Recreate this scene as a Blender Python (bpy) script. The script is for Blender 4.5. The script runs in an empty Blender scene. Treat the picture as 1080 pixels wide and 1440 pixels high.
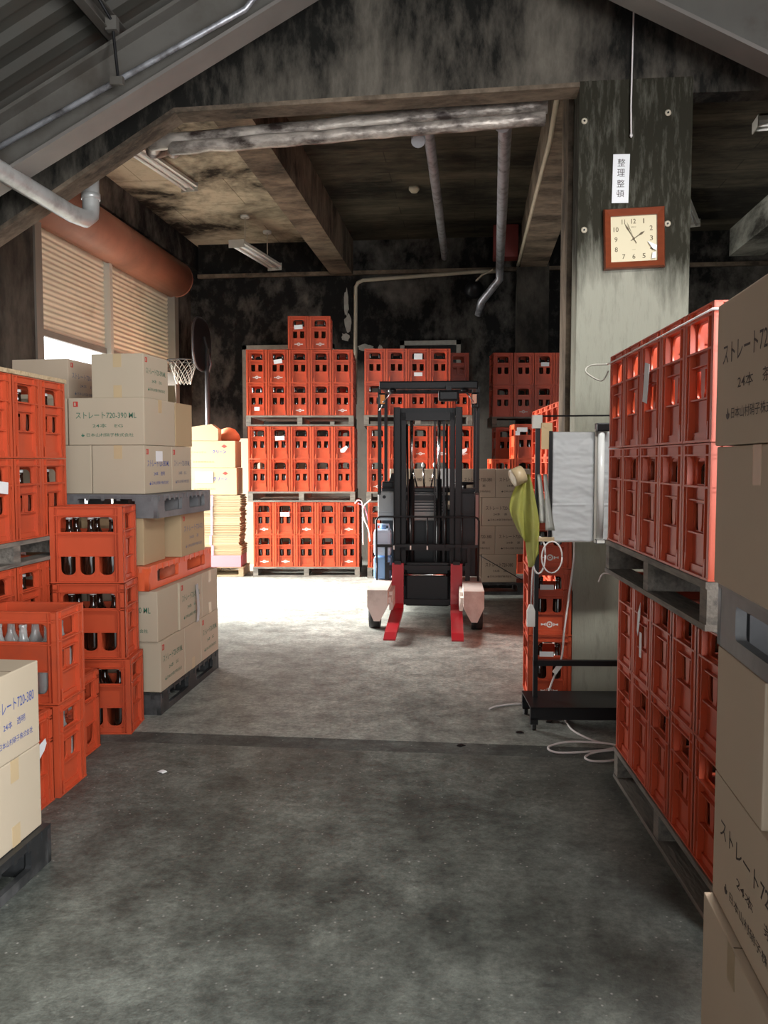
import bpy, bmesh, math, random
from mathutils import Vector, Matrix
random.seed(7)
SC = bpy.context.scene
COL = SC.collection
PI = math.pi
R = math.radians

# ---------------------------------------------------------------- camera, world, lights
cam = bpy.data.cameras.new('camera'); camo = bpy.data.objects.new('camera', cam); COL.objects.link(camo)
camo.location = (0, 0, 1.416)
camo.rotation_euler = (R(90 - 3.49), 0, R(6.05))
cam.lens = 29.5; cam.sensor_width = 36; cam.clip_start = .05; cam.clip_end = 100
SC.camera = camo
SC.view_settings.view_transform = 'Standard'; SC.view_settings.look = 'None'
SC.view_settings.gamma = 1; SC.view_settings.use_curve_mapping = False
SC.view_settings.exposure = 0.35
wd = bpy.data.worlds.new('sky'); SC.world = wd; wd.use_nodes = True
wd.node_tree.nodes['Background'].inputs[0].default_value = (.93, .97, 1, 1)
wd.node_tree.nodes['Background'].inputs[1].default_value = 2.4

def area(name, loc, aim, sx, sy, power, color=(1, 1, 1), spread=PI):
    l = bpy.data.lights.new(name, 'AREA'); l.shape = 'RECTANGLE'; l.size = sx; l.size_y = sy
    l.energy = power; l.color = color; l.spread = spread
    o = bpy.data.objects.new(name, l); COL.objects.link(o); o.location = loc
    d = Vector(aim) - Vector(loc); o.rotation_euler = d.to_track_quat('-Z', 'Y').to_euler()
    return o
area('daylight_shutter_opening', (-4.75, 9.2, 1.5), (-1.0, 9.1, .3), 3.3, 2.2, 560, (1, .98, .94), R(88))
area('daylight_rear_gateway', (1.4, -2.9, 1.9), (.3, 4.5, 1.1), 1.6, 2.6, 90, (.97, .98, 1))
area('overhead_tube_light', (1.15, 2.65, 3.28), (1.15, 2.65, 0), 1.15, .22, 72, (1, .99, .95))
area('daylight_side_gateway', (2.75, -.75, 1.75), (-1.6, 3.0, .6), 1.9, 2.4, 380, (.97, .98, 1))

# ---------------------------------------------------------------- materials
def new_mat(name):
    m = bpy.data.materials.new(name); m.use_nodes = True
    return m, m.node_tree.nodes, m.node_tree.links, m.node_tree.nodes['Principled BSDF']
def pmat(name, col, rough=.5, metal=0, var=0, scale=8, bump=0, dirt=None, dirt_at=.62, spec=.5, stretch=(1, 1, 1), emit=0, sub=0, trans=0):
    m, N, L, b = new_mat(name)
    b.inputs['Base Color'].default_value = (*col, 1); b.inputs['Roughness'].default_value = rough
    b.inputs['Metallic'].default_value = metal; b.inputs['Specular IOR Level'].default_value = spec
    if trans: b.inputs['Transmission Weight'].default_value = trans
    if emit:
        b.inputs['Emission Color'].default_value = (*col, 1); b.inputs['Emission Strength'].default_value = emit
    if var or bump or dirt:
        tc = N.new('ShaderNodeTexCoord'); mp = N.new('ShaderNodeMapping'); mp.inputs['Scale'].default_value = stretch
        oi = N.new('ShaderNodeObjectInfo'); ad = N.new('ShaderNodeVectorMath'); ad.operation = 'ADD'
        mu = N.new('ShaderNodeMath'); mu.operation = 'MULTIPLY'; mu.inputs[1].default_value = 37
        L.new(oi.outputs['Random'], mu.inputs[0])
        L.new(tc.outputs['Object'], ad.inputs[0]); L.new(mu.outputs[0], ad.inputs[1]); L.new(ad.outputs[0], mp.inputs[0])
        n = N.new('ShaderNodeTexNoise'); n.inputs['Scale'].default_value = scale; n.inputs['Detail'].default_value = 6
        L.new(mp.outputs[0], n.inputs['Vector'])
        src = None
        if var:
            mx = N.new('ShaderNodeMix'); mx.data_type = 'RGBA'
            mx.inputs[6].default_value = (*[c * (1 - var) for c in col], 1)
            mx.inputs[7].default_value = (*[min(1, c * (1 + var)) for c in col], 1)
            L.new(n.outputs[0], mx.inputs[0]); src = mx.outputs[2]
        if dirt:
            n2 = N.new('ShaderNodeTexNoise'); n2.inputs['Scale'].default_value = scale * .37; n2.inputs['Detail'].default_value = 9
            n2.inputs['Roughness'].default_value = .65
            L.new(mp.outputs[0], n2.inputs['Vector'])
            r = N.new('ShaderNodeValToRGB'); r.color_ramp.elements[0].position = dirt_at - .12; r.color_ramp.elements[1].position = dirt_at + .1
            L.new(n2.outputs[0], r.inputs[0])
            m2 = N.new('ShaderNodeMix'); m2.data_type = 'RGBA'; m2.inputs[7].default_value = (*dirt, 1)
            if src: L.new(src, m2.inputs[6])
            else: m2.inputs[6].default_value = (*col, 1)
            L.new(r.outputs[0], m2.inputs[0]); src = m2.outputs[2]
        if src: L.new(src, b.inputs['Base Color'])
        if bump:
            bp = N.new('ShaderNodeBump'); bp.inputs['Strength'].default_value = bump; bp.inputs['Distance'].default_value = .01
            L.new(n.outputs[0], bp.inputs['Height']); L.new(bp.outputs[0], b.inputs['Normal'])
    return m

def concrete(name, light, dark, amount=.5, scale=.8, streak=(1, 1, 1), board=None, zramp=None, rough=.85, bump=.35, seed=0, contrast=.16):
    """soot-stained concrete: pale concrete with dark soot; zramp=(z0,z1,a0,a1) adds soot with height on the real thing"""
    m, N, L, b = new_mat(name)
    g = N.new('ShaderNodeNewGeometry'); mp = N.new('ShaderNodeMapping')
    mp.inputs['Scale'].default_value = streak; mp.inputs['Location'].default_value = (seed * 3.1, seed * 1.7, seed)
    L.new(g.outputs['Position'], mp.inputs[0])
    n1 = N.new('ShaderNodeTexNoise'); n1.inputs['Scale'].default_value = scale; n1.inputs['Detail'].default_value = 10; n1.inputs['Roughness'].default_value = .62
    n1.inputs['Distortion'].default_value = .4
    L.new(mp.outputs[0], n1.inputs['Vector'])
    val = n1.outputs[0]
    if zramp:
        s = N.new('ShaderNodeSeparateXYZ'); L.new(g.outputs['Position'], s.inputs[0])
        mr = N.new('ShaderNodeMapRange'); mr.inputs[1].default_value = zramp[0]; mr.inputs[2].default_value = zramp[1]
        mr.inputs[3].default_value = zramp[2]; mr.inputs[4].default_value = zramp[3]; mr.interpolation_type = 'SMOOTHSTEP'
        L.new(s.outputs[2], mr.inputs[0])
        a = N.new('ShaderNodeMath'); L.new(val, a.inputs[0]); L.new(mr.outputs[0], a.inputs[1]); val = a.outputs[0]
    r = N.new('ShaderNodeValToRGB'); r.color_ramp.elements[0].position = max(0, 1 - amount - .5 + .0 - contrast + .0) if False else max(.01, amount - contrast)
    r.color_ramp.elements[1].position = amount + contrast
    r.color_ramp.elements[0].color = (0, 0, 0, 1); r.color_ramp.elements[1].color = (1, 1, 1, 1)
    L.new(val, r.inputs[0])
    n3 = N.new('ShaderNodeTexNoise'); n3.inputs['Scale'].default_value = scale * 9; n3.inputs['Detail'].default_value = 8; n3.inputs['Roughness'].default_value = .7
    L.new(mp.outputs[0], n3.inputs['Vector'])
    mm = N.new('ShaderNodeMath'); mm.operation = 'MULTIPLY_ADD'; mm.inputs[1].default_value = 1.1; mm.inputs[2].default_value = -.55
    L.new(n3.outputs[0], mm.inputs[0])
    ad = N.new('ShaderNodeMath'); ad.use_clamp = True; L.new(r.outputs[0], ad.inputs[0]); L.new(mm.outputs[0], ad.inputs[1])
    mx = N.new('ShaderNodeMix'); mx.data_type = 'RGBA'; mx.inputs[6].default_value = (*light, 1); mx.inputs[7].default_value = (*dark, 1)
    L.new(ad.outputs[0], mx.inputs[0]); out = mx.outputs[2]
    if board:
        br = N.new('ShaderNodeTexBrick'); br.inputs['Scale'].default_value = 1; br.inputs['Brick Width'].default_value = board[0]; br.inputs['Row Height'].default_value = board[1]
        br.inputs['Mortar Size'].default_value = .006; br.inputs['Color1'].default_value = (1, 1, 1, 1); br.inputs['Color2'].default_value = (.72, .72, .72, 1)
        br.inputs['Mortar'].default_value = (.35, .33, .3, 1)
        L.new(g.outputs['Position'], br.inputs['Vector'])
        m3 = N.new('ShaderNodeMix'); m3.data_type = 'RGBA'; m3.blend_type = 'MULTIPLY'; m3.inputs[0].default_value = .8
        L.new(out, m3.inputs[6]); L.new(br.outputs[0], m3.inputs[7]); out = m3.outputs[2]
    L.new(out, b.inputs['Base Color']); b.inputs['Roughness'].default_value = rough
    b.inputs['Specular IOR Level'].default_value = .25
    bp = N.new('ShaderNodeBump'); bp.inputs['Strength'].default_value = bump; bp.inputs['Distance'].default_value = .015
    L.new(n3.outputs[0], bp.inputs['Height']); L.new(bp.outputs[0], b.inputs['Normal'])
    return m

def floor_mat(name, a, c, scale=1.0, rough=.6, speck=(.42, .41, .38)):
    m, N, L, b = new_mat(name)
    g = N.new('ShaderNodeNewGeometry')
    n1 = N.new('ShaderNodeTexNoise'); n1.inputs['Scale'].default_value = scale; n1.inputs['Detail'].default_value = 9; n1.inputs['Roughness'].default_value = .65
    n2 = N.new('ShaderNodeTexNoise'); n2.inputs['Scale'].default_value = 90; n2.inputs['Detail'].default_value = 4
    n4 = N.new('ShaderNodeTexNoise'); n4.inputs['Scale'].default_value = 7; n4.inputs['Detail'].default_value = 12; n4.inputs['Roughness'].default_value = .75
    vo = N.new('ShaderNodeTexVoronoi'); vo.inputs['Scale'].default_value = 34
    for n in (n1, n2, n4, vo): L.new(g.outputs['Position'], n.inputs['Vector'])
    r = N.new('ShaderNodeValToRGB'); r.color_ramp.elements[0].position = .38; r.color_ramp.elements[1].position = .64
    r.color_ramp.elements[0].color = (*a, 1); r.color_ramp.elements[1].color = (*c, 1); L.new(n1.outputs[0], r.inputs[0])
    r4 = N.new('ShaderNodeValToRGB'); r4.color_ramp.elements[0].position = .3; r4.color_ramp.elements[1].position = .72
    r4.color_ramp.elements[0].color = (.45, .45, .45, 1); r4.color_ramp.elements[1].color = (1.75, 1.75, 1.72, 1); L.new(n4.outputs[0], r4.inputs[0])
    mu = N.new('ShaderNodeMix'); mu.data_type = 'RGBA'; mu.blend_type = 'MULTIPLY'; mu.inputs[0].default_value = 1
    L.new(r.outputs[0], mu.inputs[6]); L.new(r4.outputs[0], mu.inputs[7])
    n5 = N.new('ShaderNodeTexNoise'); n5.inputs['Scale'].default_value = 38; n5.inputs['Detail'].default_value = 8; n5.inputs['Roughness'].default_value = .8
    L.new(g.outputs['Position'], n5.inputs['Vector'])
    r5 = N.new('ShaderNodeValToRGB'); r5.color_ramp.elements[0].position = .34; r5.color_ramp.elements[1].position = .68
    r5.color_ramp.elements[0].color = (.62, .62, .62, 1); r5.color_ramp.elements[1].color = (1.45, 1.45, 1.42, 1); L.new(n5.outputs[0], r5.inputs[0])
    mu5 = N.new('ShaderNodeMix'); mu5.data_type = 'RGBA'; mu5.blend_type = 'MULTIPLY'; mu5.inputs[0].default_value = 1
    L.new(mu.outputs[2], mu5.inputs[6]); L.new(r5.outputs[0], mu5.inputs[7]); mu = mu5
    rv = N.new('ShaderNodeValToRGB'); rv.color_ramp.elements[0].position = .0; rv.color_ramp.elements[1].position = .17
    rv.color_ramp.elements[0].color = (1, 1, 1, 1); rv.color_ramp.elements[1].color = (0, 0, 0, 1); L.new(vo.outputs[0], rv.inputs[0])
    m5 = N.new('ShaderNodeMath'); m5.operation = 'MULTIPLY'; L.new(rv.outputs[0], m5.inputs[0])
    gt = N.new('ShaderNodeMath'); gt.operation = 'GREATER_THAN'; gt.inputs[1].default_value = .62
    sc = N.new('ShaderNodeSeparateColor'); L.new(vo.outputs['Color'], sc.inputs[0]); L.new(sc.outputs[0], gt.inputs[0]); L.new(gt.outputs[0], m5.inputs[1])
    mx = N.new('ShaderNodeMix'); mx.data_type = 'RGBA'; mx.inputs[7].default_value = (*speck, 1)
    L.new(m5.outputs[0], mx.inputs[0]); L.new(mu.outputs[2], mx.inputs[6])
    L.new(mx.outputs[2], b.inputs['Base Color'])
    rr = N.new('ShaderNodeMapRange'); rr.inputs[3].default_value = rough - .14; rr.inputs[4].default_value = rough + .15
    L.new(n4.outputs[0], rr.inputs[0]); L.new(rr.outputs[0], b.inputs['Roughness'])
    bp = N.new('ShaderNodeBump'); bp.inputs['Strength'].default_value = .35; bp.inputs['Distance'].default_value = .006
    L.new(n2.outputs[0], bp.inputs['Height']); L.new(bp.outputs[0], b.inputs['Normal'])
    return m

M = {}
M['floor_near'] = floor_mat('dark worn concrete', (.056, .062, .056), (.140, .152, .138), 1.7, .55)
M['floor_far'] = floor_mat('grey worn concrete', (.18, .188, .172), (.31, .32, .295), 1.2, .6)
M['seam'] = floor_mat('dark filled joint', (.048, .052, .048), (.095, .10, .094), 3, .7)
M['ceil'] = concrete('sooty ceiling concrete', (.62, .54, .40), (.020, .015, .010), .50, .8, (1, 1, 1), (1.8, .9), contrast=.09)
M['ceil_dark'] = concrete('darker ceiling concrete', (.13, .11, .075), (.014, .012, .008), .44, .8, (.6, 1.6, 1), (1.8, .3), seed=4)  # darker mottled tone for the ceiling right of the main beam
M['backwall'] = concrete('blackened wall concrete', (.19, .175, .15), (.006, .0055, .005), .565, .85, (1, 1, .7), None, (1.2, 2.6, -.17, .16), seed=2, contrast=.12)
M['portal'] = concrete('blackened portal concrete', (.17, .15, .12), (.006, .0055, .004), .43, .9, (1.7, 1, .6), None, (3.4, 4.6, .0, .1), seed=6, contrast=.15)
M['pillar'] = concrete('weathered pillar concrete', (.35, .345, .28), (.022, .020, .012), .59, 1.7, (1.8, 1, .32), None, (1.9, 2.95, -.24, .34), seed=1, contrast=.13)
M['beam'] = concrete('stained beam concrete', (.25, .19, .135), (.045, .034, .024), .50, 1.6, (1, 2, 1), None, seed=3)
M['duct'] = concrete('peeling beam concrete', (.33, .33, .28), (.03, .028, .022), .52, 1.5, (1, .6, 1.6), None, seed=5)
M['sidewall'] = concrete('dark side wall', (.12, .105, .085), (.02, .018, .015), .45, 1.1, (1, 1, .5), seed=8)
M['plaster'] = pmat('flaked paint', (.33, .32, .28), .9, var=.3, scale=20)
M['steel'] = pmat('grey painted steel', (.105, .098, .086), .5, 0, .25, 5, .1, (.06, .05, .04), .6)
M['steel_under'] = pmat('dusty steel', (.16, .145, .13), .5, 0, .25, 5, .1)
M['roofsheet'] = pmat('corrugated roof sheet', (.050, .048, .040), .65, 0, .3, 3, .15, (.05, .04, .03), .55)
M['shutter'] = pmat('beige shutter slats', (.74, .65, .49), .5, 0, .10, 3, 0, (.40, .32, .22), .68)
M['shutterbox'] = pmat('brown shutter cover', (.33, .135, .085), .5, 0, .12, 4, 0, (.22, .10, .065), .62)
M['frame_steel'] = pmat('grey door frame', (.24, .21, .175), .5, 0, .2, 5)
M['strip'] = pmat('pale shutter post', (.55, .51, .43), .5)
M['lag'] = pmat('torn foil pipe lagging', (.50, .44, .38), .42, .35, .5, 22, 1, (.05, .035, .03), .55, stretch=(.5, 1, 1))
M['galv'] = pmat('galvanised pipe', (.46, .47, .50), .4, .55, .3, 20, .3, (.12, .11, .11), .6)
M['pipe_white'] = pmat('silver pipe', (.52, .52, .50), .35, .3, .15, 9, .1, (.2, .18, .16), .66)
M['cond'] = pmat('cream conduit', (.50, .44, .33), .5, 0, .2, 10)
M['white'] = pmat('white enamel', (.80, .79, .74), .35)
M['lampgrey'] = pmat('grey lamp housing', (.45, .43, .38), .4, .2, .2, 10)
M['tubeglass'] = pmat('unlit fluorescent tube', (.85, .86, .84), .2)
M['tubelit'] = pmat('lit fluorescent tube', (.95, .97, 1), .3, emit=8)
M['black'] = pmat('black plastic', (.009, .009, .010), .4, spec=.3)
M['blackmetal'] = pmat('black painted steel', (.011, .011, .012), .42, 0, .3, 10, spec=.3)
M['rust'] = pmat('red painted box', (.22, .035, .03), .55, 0, .2, 8)
def crate_mat(name, col, d=.14):
    return pmat(name, col, .38, 0, .12, 5, .03, tuple(c * .62 + .02 for c in col), .66, spec=.32)
M['crate'] = crate_mat('orange red crate plastic', (.56, .085, .033))
M['crate_dark'] = crate_mat('dark red crate plastic', (.40, .042, .022))
M['emblem'] = pmat('white crate printing', (.82, .78, .74), .6, dirt=(.6, .1, .05), dirt_at=.68, scale=60)
M['crateink'] = pmat('faded red printing', (.44, .06, .03), .5)
M['brownglass'] = pmat('dark brown bottle glass', (.016, .007, .004), .07, spec=.8)
M['clearglass'] = pmat('clear bottle glass', (.62, .64, .62), .12, spec=.8, trans=.55)
M['cap'] = pmat('white bottle cap', (.75, .74, .72), .35)
M['wood'] = pmat('weathered pallet wood', (.21, .185, .155), .8, 0, .35, 12, .5, (.09, .08, .07), .58, stretch=(1, 6, 6))
M['woodpale'] = pmat('fresh pallet wood', (.55, .42, .26), .75, 0, .3, 12, .3, (.3, .2, .1), .62, stretch=(1, 6, 6))
M['plas'] = pmat('black plastic pallet', (.020, .021, .022), .5, 0, .4, 8, .1, (.11, .11, .11), .6)
M['plasgrey'] = pmat('grey plastic pallet', (.15, .15, .155), .55, 0, .4, 9, .1, (.22, .22, .22), .56)
M['plasor'] = pmat('orange plastic pallet', (.78, .13, .045), .45, 0, .15, 8, .05, (.75, .3, .2), .66)
M['board'] = pmat('cardboard', (.50, .42, .31), .8, 0, .06, 3, .05)
M['board_tan'] = pmat('tan cardboard', (.45, .33, .19), .8, 0, .06, 3, .05)
M['board_cream'] = pmat('cream cardboard', (.50, .37, .22), .75, 0, .05, 3, .05)
M['board_warm'] = pmat('buff cardboard', (.53, .42, .31), .8, 0, .08, 3, .05)
M['boardedge'] = pmat('dark carton seam', (.16, .12, .08), .9)
M['tape'] = pmat('packing tape', (.55, .42, .25), .35)
M['tape_dull'] = pmat('dull packing tape', (.42, .31, .19), .4)
M['green'] = pmat('green ink', (.04, .16, .10), .7)
M['blue'] = pmat('blue ink', (.05, .09, .32), .7)
M['greyblue'] = pmat('grey blue ink', (.15, .17, .24), .7)
M['ink'] = pmat('dark brown ink', (.055, .04, .035), .7)
M['redink'] = pmat('red ink', (.55, .05, .04), .7)
M['orangeink'] = pmat('orange ink', (.75, .22, .07), .7)
M['paper'] = pmat('white paper', (.82, .83, .84), .7, var=.03, scale=6, bump=.15)
M['twine'] = pmat('white twine', (.80, .74, .72), .7)
M['pink'] = pmat('pink twine', (.75, .30, .45), .7)
M['fork'] = pmat('red fork paint', (.36, .008, .016), .38, 0, .12, 6, 0, (.55, .16, .15), .68)
M['legpaint'] = pmat('pale leg paint', (.62, .55, .50), .5, 0, .12, 8, .1, (.35, .27, .23), .62)
M['truckgrey'] = pmat('grey truck panel', (.34, .33, .32), .45, .1, .08, 4)
M['truckblack'] = pmat('black truck panel', (.009, .009, .010), .35, spec=.3)
M['rubber'] = pmat('black tyre', (.02, .02, .02), .7)
M['chrome'] = pmat('bright metal', (.6, .6, .6), .2, 1)
M['amber'] = pmat('amber lens', (.85, .26, .02), .25)
M['jug'] = pmat('blue white plastic', (.55, .68, .85), .35)
M['jugblue'] = pmat('pale blue wrap', (.25, .45, .75), .4)
M['towel'] = pmat('yellow green cloth', (.52, .52, .16), .9, 0, .15, 25, .3)
M['glove'] = pmat('white cotton', (.68, .68, .64), .9, 0, .1, 25, .3)
M['kraft'] = pmat('kraft paper', (.50, .36, .20), .8, 0, .05, 9)
M['clockwood'] = pmat('red brown varnished wood', (.20, .045, .018), .3, 0, .3, 10, 0, stretch=(1, 1, 5))
M['dial'] = pmat('cream clock dial', (.66, .58, .38), .5)
M['dialink'] = pmat('dark dial figures', (.10, .07, .03), .6)
M['tarp'] = pmat('blue sheeting', (.02, .12, .38), .4, 0, .2, 8)
M['net'] = pmat('grey net cord', (.40, .38, .33), .8)
M['sheetgrey'] = pmat('grey hoop pole', (.10, .10, .105), .35, .5)
M['glass'] = pmat('dark window pane', (.015, .015, .014), .15)
M['terracotta'] = pmat('orange brown sack', (.48, .15, .06), .7, 0, .15, 10)

# ---------------------------------------------------------------- mesh helpers
class MB:
    """collects shapes into one mesh"""
    def __init__(s): s.bm = bmesh.new(); s.mats = []
    def mi(s, m):
        m = M[m] if isinstance(m, str) else m
        if m not in s.mats: s.mats.append(m)
        return s.mats.index(m)
    def add(s, me, m, mat=None):
        k = s.mi(m)
        for f in s.bm.faces: f.tag = True
        s.bm.from_mesh(me)
        fs = [f for f in s.bm.faces if not f.tag]
        for f in fs: f.material_index = k
        if mat is not None:
            vs = list({v for f in fs for v in f.verts})
            bmesh.ops.transform(s.bm, matrix=mat, verts=vs)
        return s
    def box(s, x0, x1, y0, y1, z0, z1, m, mat=None, bev=0):
        k = s.mi(m)
        v = [s.bm.verts.new(p) for p in ((x0, y0, z0), (x1, y0, z0), (x1, y1, z0), (x0, y1, z0), (x0, y0, z1), (x1, y0, z1), (x1, y1, z1), (x0, y1, z1))]
        fs = [s.bm.faces.new([v[i] for i in q]) for q in ((3, 2, 1, 0), (4, 5, 6, 7), (0, 1, 5, 4), (1, 2, 6, 5), (2, 3, 7, 6), (3, 0, 4, 7))]
        for f in fs: f.material_index = k
        if mat is not None:
            for q in v: q.co = mat @ q.co
        if bev:
            es = list({e for f in fs for e in f.edges})
            bmesh.ops.bevel(s.bm, geom=es, offset=bev, segments=2, affect='EDGES', profile=.6)
        return s
    def cyl(s, p0, p1, r0, m, r1=None, n=16, caps=True, smooth=True):
        r1 = r0 if r1 is None else r1; k = s.mi(m); p0 = Vector(p0); p1 = Vector(p1)
        q = (p1 - p0).to_track_quat('Z', 'Y'); rings = []
        for p, r in ((p0, r0), (p1, r1)):
            rings.append([s.bm.verts.new(p + q @ Vector((r * math.cos(2 * PI * i / n), r * math.sin(2 * PI * i / n), 0))) for i in range(n)])
        for i in range(n):
            f = s.bm.faces.new((rings[0][i], rings[0][(i + 1) % n], rings[1][(i + 1) % n], rings[1][i])); f.material_index = k; f.smooth = smooth
        if caps:
            s.bm.faces.new(rings[0][::-1]).material_index = k; s.bm.faces.new(rings[1]).material_index = k
        return s
    def lathe(s, prof, m, n=16, c=(0, 0, 0), mat=None):
        k = s.mi(m); c = Vector(c); rings = []
        for r, z in prof:
            vs = [s.bm.verts.new(c + Vector((r * math.cos(2 * PI * i / n), r * math.sin(2 * PI * i / n), z))) for i in range(n)]
            rings.append(vs)
        for a, b in zip(rings, rings[1:]):
            for i in range(n):
                f = s.bm.faces.new((a[i], a[(i + 1) % n], b[(i + 1) % n], b[i])); f.material_index = k; f.smooth = True
        s.bm.faces.new(rings[0][::-1]).material_index = k; s.bm.faces.new(rings[-1]).material_index = k
        if mat is not None:
            for rg in rings:
                for v in rg: v.co = mat @ v.co
        return s
    def tube(s, pts, r, m, n=6, closed=False):
        k = s.mi(m); pts = [Vector(p) for p in pts]; N_ = len(pts); rings = []
        up = Vector((0, 0, 1)); prev = None
        for i, p in enumerate(pts):
            if closed: t = pts[(i + 1) % N_] - pts[i - 1]
            else: t = pts[min(i + 1, N_ - 1)] - pts[max(i - 1, 0)]
            t.normalize()
            a = prev if prev is not None else (up if abs(t.z) < .9 else Vector((1, 0, 0)))
            u = (a - t * a.dot(t)); u.normalize(); prev = u; w = t.cross(u)
            rr = r[i] if isinstance(r, (list, tuple)) else r
            rings.append([s.bm.verts.new(p + u * rr * math.cos(2 * PI * j / n) + w * rr * math.sin(2 * PI * j / n)) for j in range(n)])
        pr = list(zip(rings, rings[1:])) + ([(rings[-1], rings[0])] if closed else [])
        for a, b in pr:
            for j in range(n):
                f = s.bm.faces.new((a[j], a[(j + 1) % n], b[(j + 1) % n], b[j])); f.material_index = k; f.smooth = True
        if not closed:
            s.bm.faces.new(rings[0][::-1]).material_index = k; s.bm.faces.new(rings[-1]).material_index = k
        return s
    def prism(s, poly, y0, y1, m, mat=None):
        """poly in x,z extruded along y"""
        k = s.mi(m)
        a = [s.bm.verts.new((x, y0, z)) for x, z in poly]; b = [s.bm.verts.new((x, y1, z)) for x, z in poly]
        fs = [s.bm.faces.new(a), s.bm.faces.new(b[::-1])]
        n = len(poly)
        for i in range(n): fs.append(s.bm.faces.new((a[(i + 1) % n], a[i], b[i], b[(i + 1) % n])))
        for f in fs: f.material_index = k
        if mat is not None:
            for v in a + b: v.co = mat @ v.co
        return s
    def grid(s, nu, nv, fn, m, thick=0):
        k = s.mi(m); vs = [[s.bm.verts.new(fn(i / nu, j / nv)) for j in range(nv + 1)] for i in range(nu + 1)]; fs = []
        for i in range(nu):
            for j in range(nv):
                f = s.bm.faces.new((vs[i][j], vs[i + 1][j], vs[i + 1][j + 1], vs[i][j + 1])); f.material_index = k; f.smooth = True; fs.append(f)
        if thick: bmesh.ops.solidify(s.bm, geom=fs, thickness=thick)
        return s
    def mesh(s, name):
        bmesh.ops.recalc_face_normals(s.bm, faces=s.bm.faces[:])
        me = bpy.data.meshes.new(name); s.bm.to_mesh(me); s.bm.free()
        for m in s.mats: me.materials.append(m)
        return me
    def obj(s, name, parent=None, loc=(0, 0, 0), rz=0, **kw):
        return link(name, s.mesh(name), parent, loc, rz, **kw)

def link(name, me, parent=None, loc=(0, 0, 0), rz=0, label=None, cat=None, group=None, kind=None):
    o = bpy.data.objects.new(name, me); COL.objects.link(o); o.location = loc; o.rotation_euler = (0, 0, rz)
    if parent is not None: o.parent = parent
    if label: o['label'] = label
    if cat: o['category'] = cat
    if group: o['group'] = group
    if kind: o['kind'] = kind
    return o
def thing(name, label, cat, loc=(0, 0, 0), rz=0, group=None):
    return link(name, None, None, loc, rz, label, cat, group)
def struct(name, mb): return mb.obj(name, kind='structure')
def dup(root, loc, rz, label, group=None, rot=None):
    c = root.copy(); COL.objects.link(c); c.location = loc; c.rotation_euler = rot or (0, 0, rz); c['label'] = label
    if group: c['group'] = group
    for ch in list(root.children):
        d = ch.copy(); COL.objects.link(d); d.parent = c
        for g in ch.children:
            e = g.copy(); COL.objects.link(e); e.parent = d
    return c

def curve_panel(outer, holes, thick):
    """flat panel in x,y with holes, thickness along z (centred)"""
    cu = bpy.data.curves.new('panel', 'CURVE'); cu.dimensions = '2D'; cu.fill_mode = 'BOTH'; cu.extrude = thick / 2
    for lp in [outer] + holes:
        sp = cu.splines.new('POLY'); sp.points.add(len(lp) - 1); sp.use_cyclic_u = True
        for q, (x, y) in zip(sp.points, lp): q.co = (x, y, 0, 1)
    o = bpy.data.objects.new('panel', cu); me = bpy.data.meshes.new_from_object(o)
    bpy.data.objects.remove(o); bpy.data.curves.remove(cu)
    return me
def rrect(x0, x1, y0, y1, r, corners='abcd', n=4):
    """a bl, b br, c tr, d tl rounded"""
    out = []
    for c, cx, cy, a0, px, py in (('a', x0 + r, y0 + r, PI, x0, y0), ('b', x1 - r, y0 + r, 1.5 * PI, x1, y0), ('c', x1 - r, y1 - r, 0, x1, y1), ('d', x0 + r, y1 - r, .5 * PI, x0, y1)):
        if c in corners: out += [(cx + r * math.cos(a0 + PI / 2 * i / n), cy + r * math.sin(a0 + PI / 2 * i / n)) for i in range(n + 1)]
        else: out.append((px, py))
    return out
_tx = {}
def text_mesh(body, w, h, vertical=False, bold=0):
    """flat lettering centred at 0, fitted to w x h, in x,y"""
    k = (body, w, h, vertical, bold)
    if k in _tx: return _tx[k]
    cu = bpy.data.curves.new('lettering', 'FONT'); cu.body = body; cu.size = 1; cu.resolution_u = 2; cu.offset = bold
    o = bpy.data.objects.new('lettering', cu); me = bpy.data.meshes.new_from_object(o)
    bpy.data.objects.remove(o); bpy.data.curves.remove(cu)
    xs = [v.co.x for v in me.vertices]; ys = [v.co.y for v in me.vertices]
    if xs:
        a, b, c, d = min(xs), max(xs), min(ys), max(ys)
        for v in me.vertices:
            v.co.x = (v.co.x - (a + b) / 2) * w / max(b - a, 1e-6); v.co.y = (v.co.y - (c + d) / 2) * h / max(d - c, 1e-6)
    _tx[k] = me
    return me
FACE = {  # local x,y of lettering -> the face of a box
    'F': lambda lx, ly: Matrix.Translation((0, -ly / 2, 0)) @ Matrix.Rotation(PI / 2, 4, 'X'),
    'B': lambda lx, ly: Matrix.Translation((0, ly / 2, 0)) @ Matrix.Rotation(PI, 4, 'Z') @ Matrix.Rotation(PI / 2, 4, 'X'),
    'R': lambda lx, ly: Matrix.Translation((lx / 2, 0, 0)) @ Matrix.Rotation(PI / 2, 4, 'Z') @ Matrix.Rotation(PI / 2, 4, 'X'),
    'L': lambda lx, ly: Matrix.Translation((-lx / 2, 0, 0)) @ Matrix.Rotation(-PI / 2, 4, 'Z') @ Matrix.Rotation(PI / 2, 4, 'X')}

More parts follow.
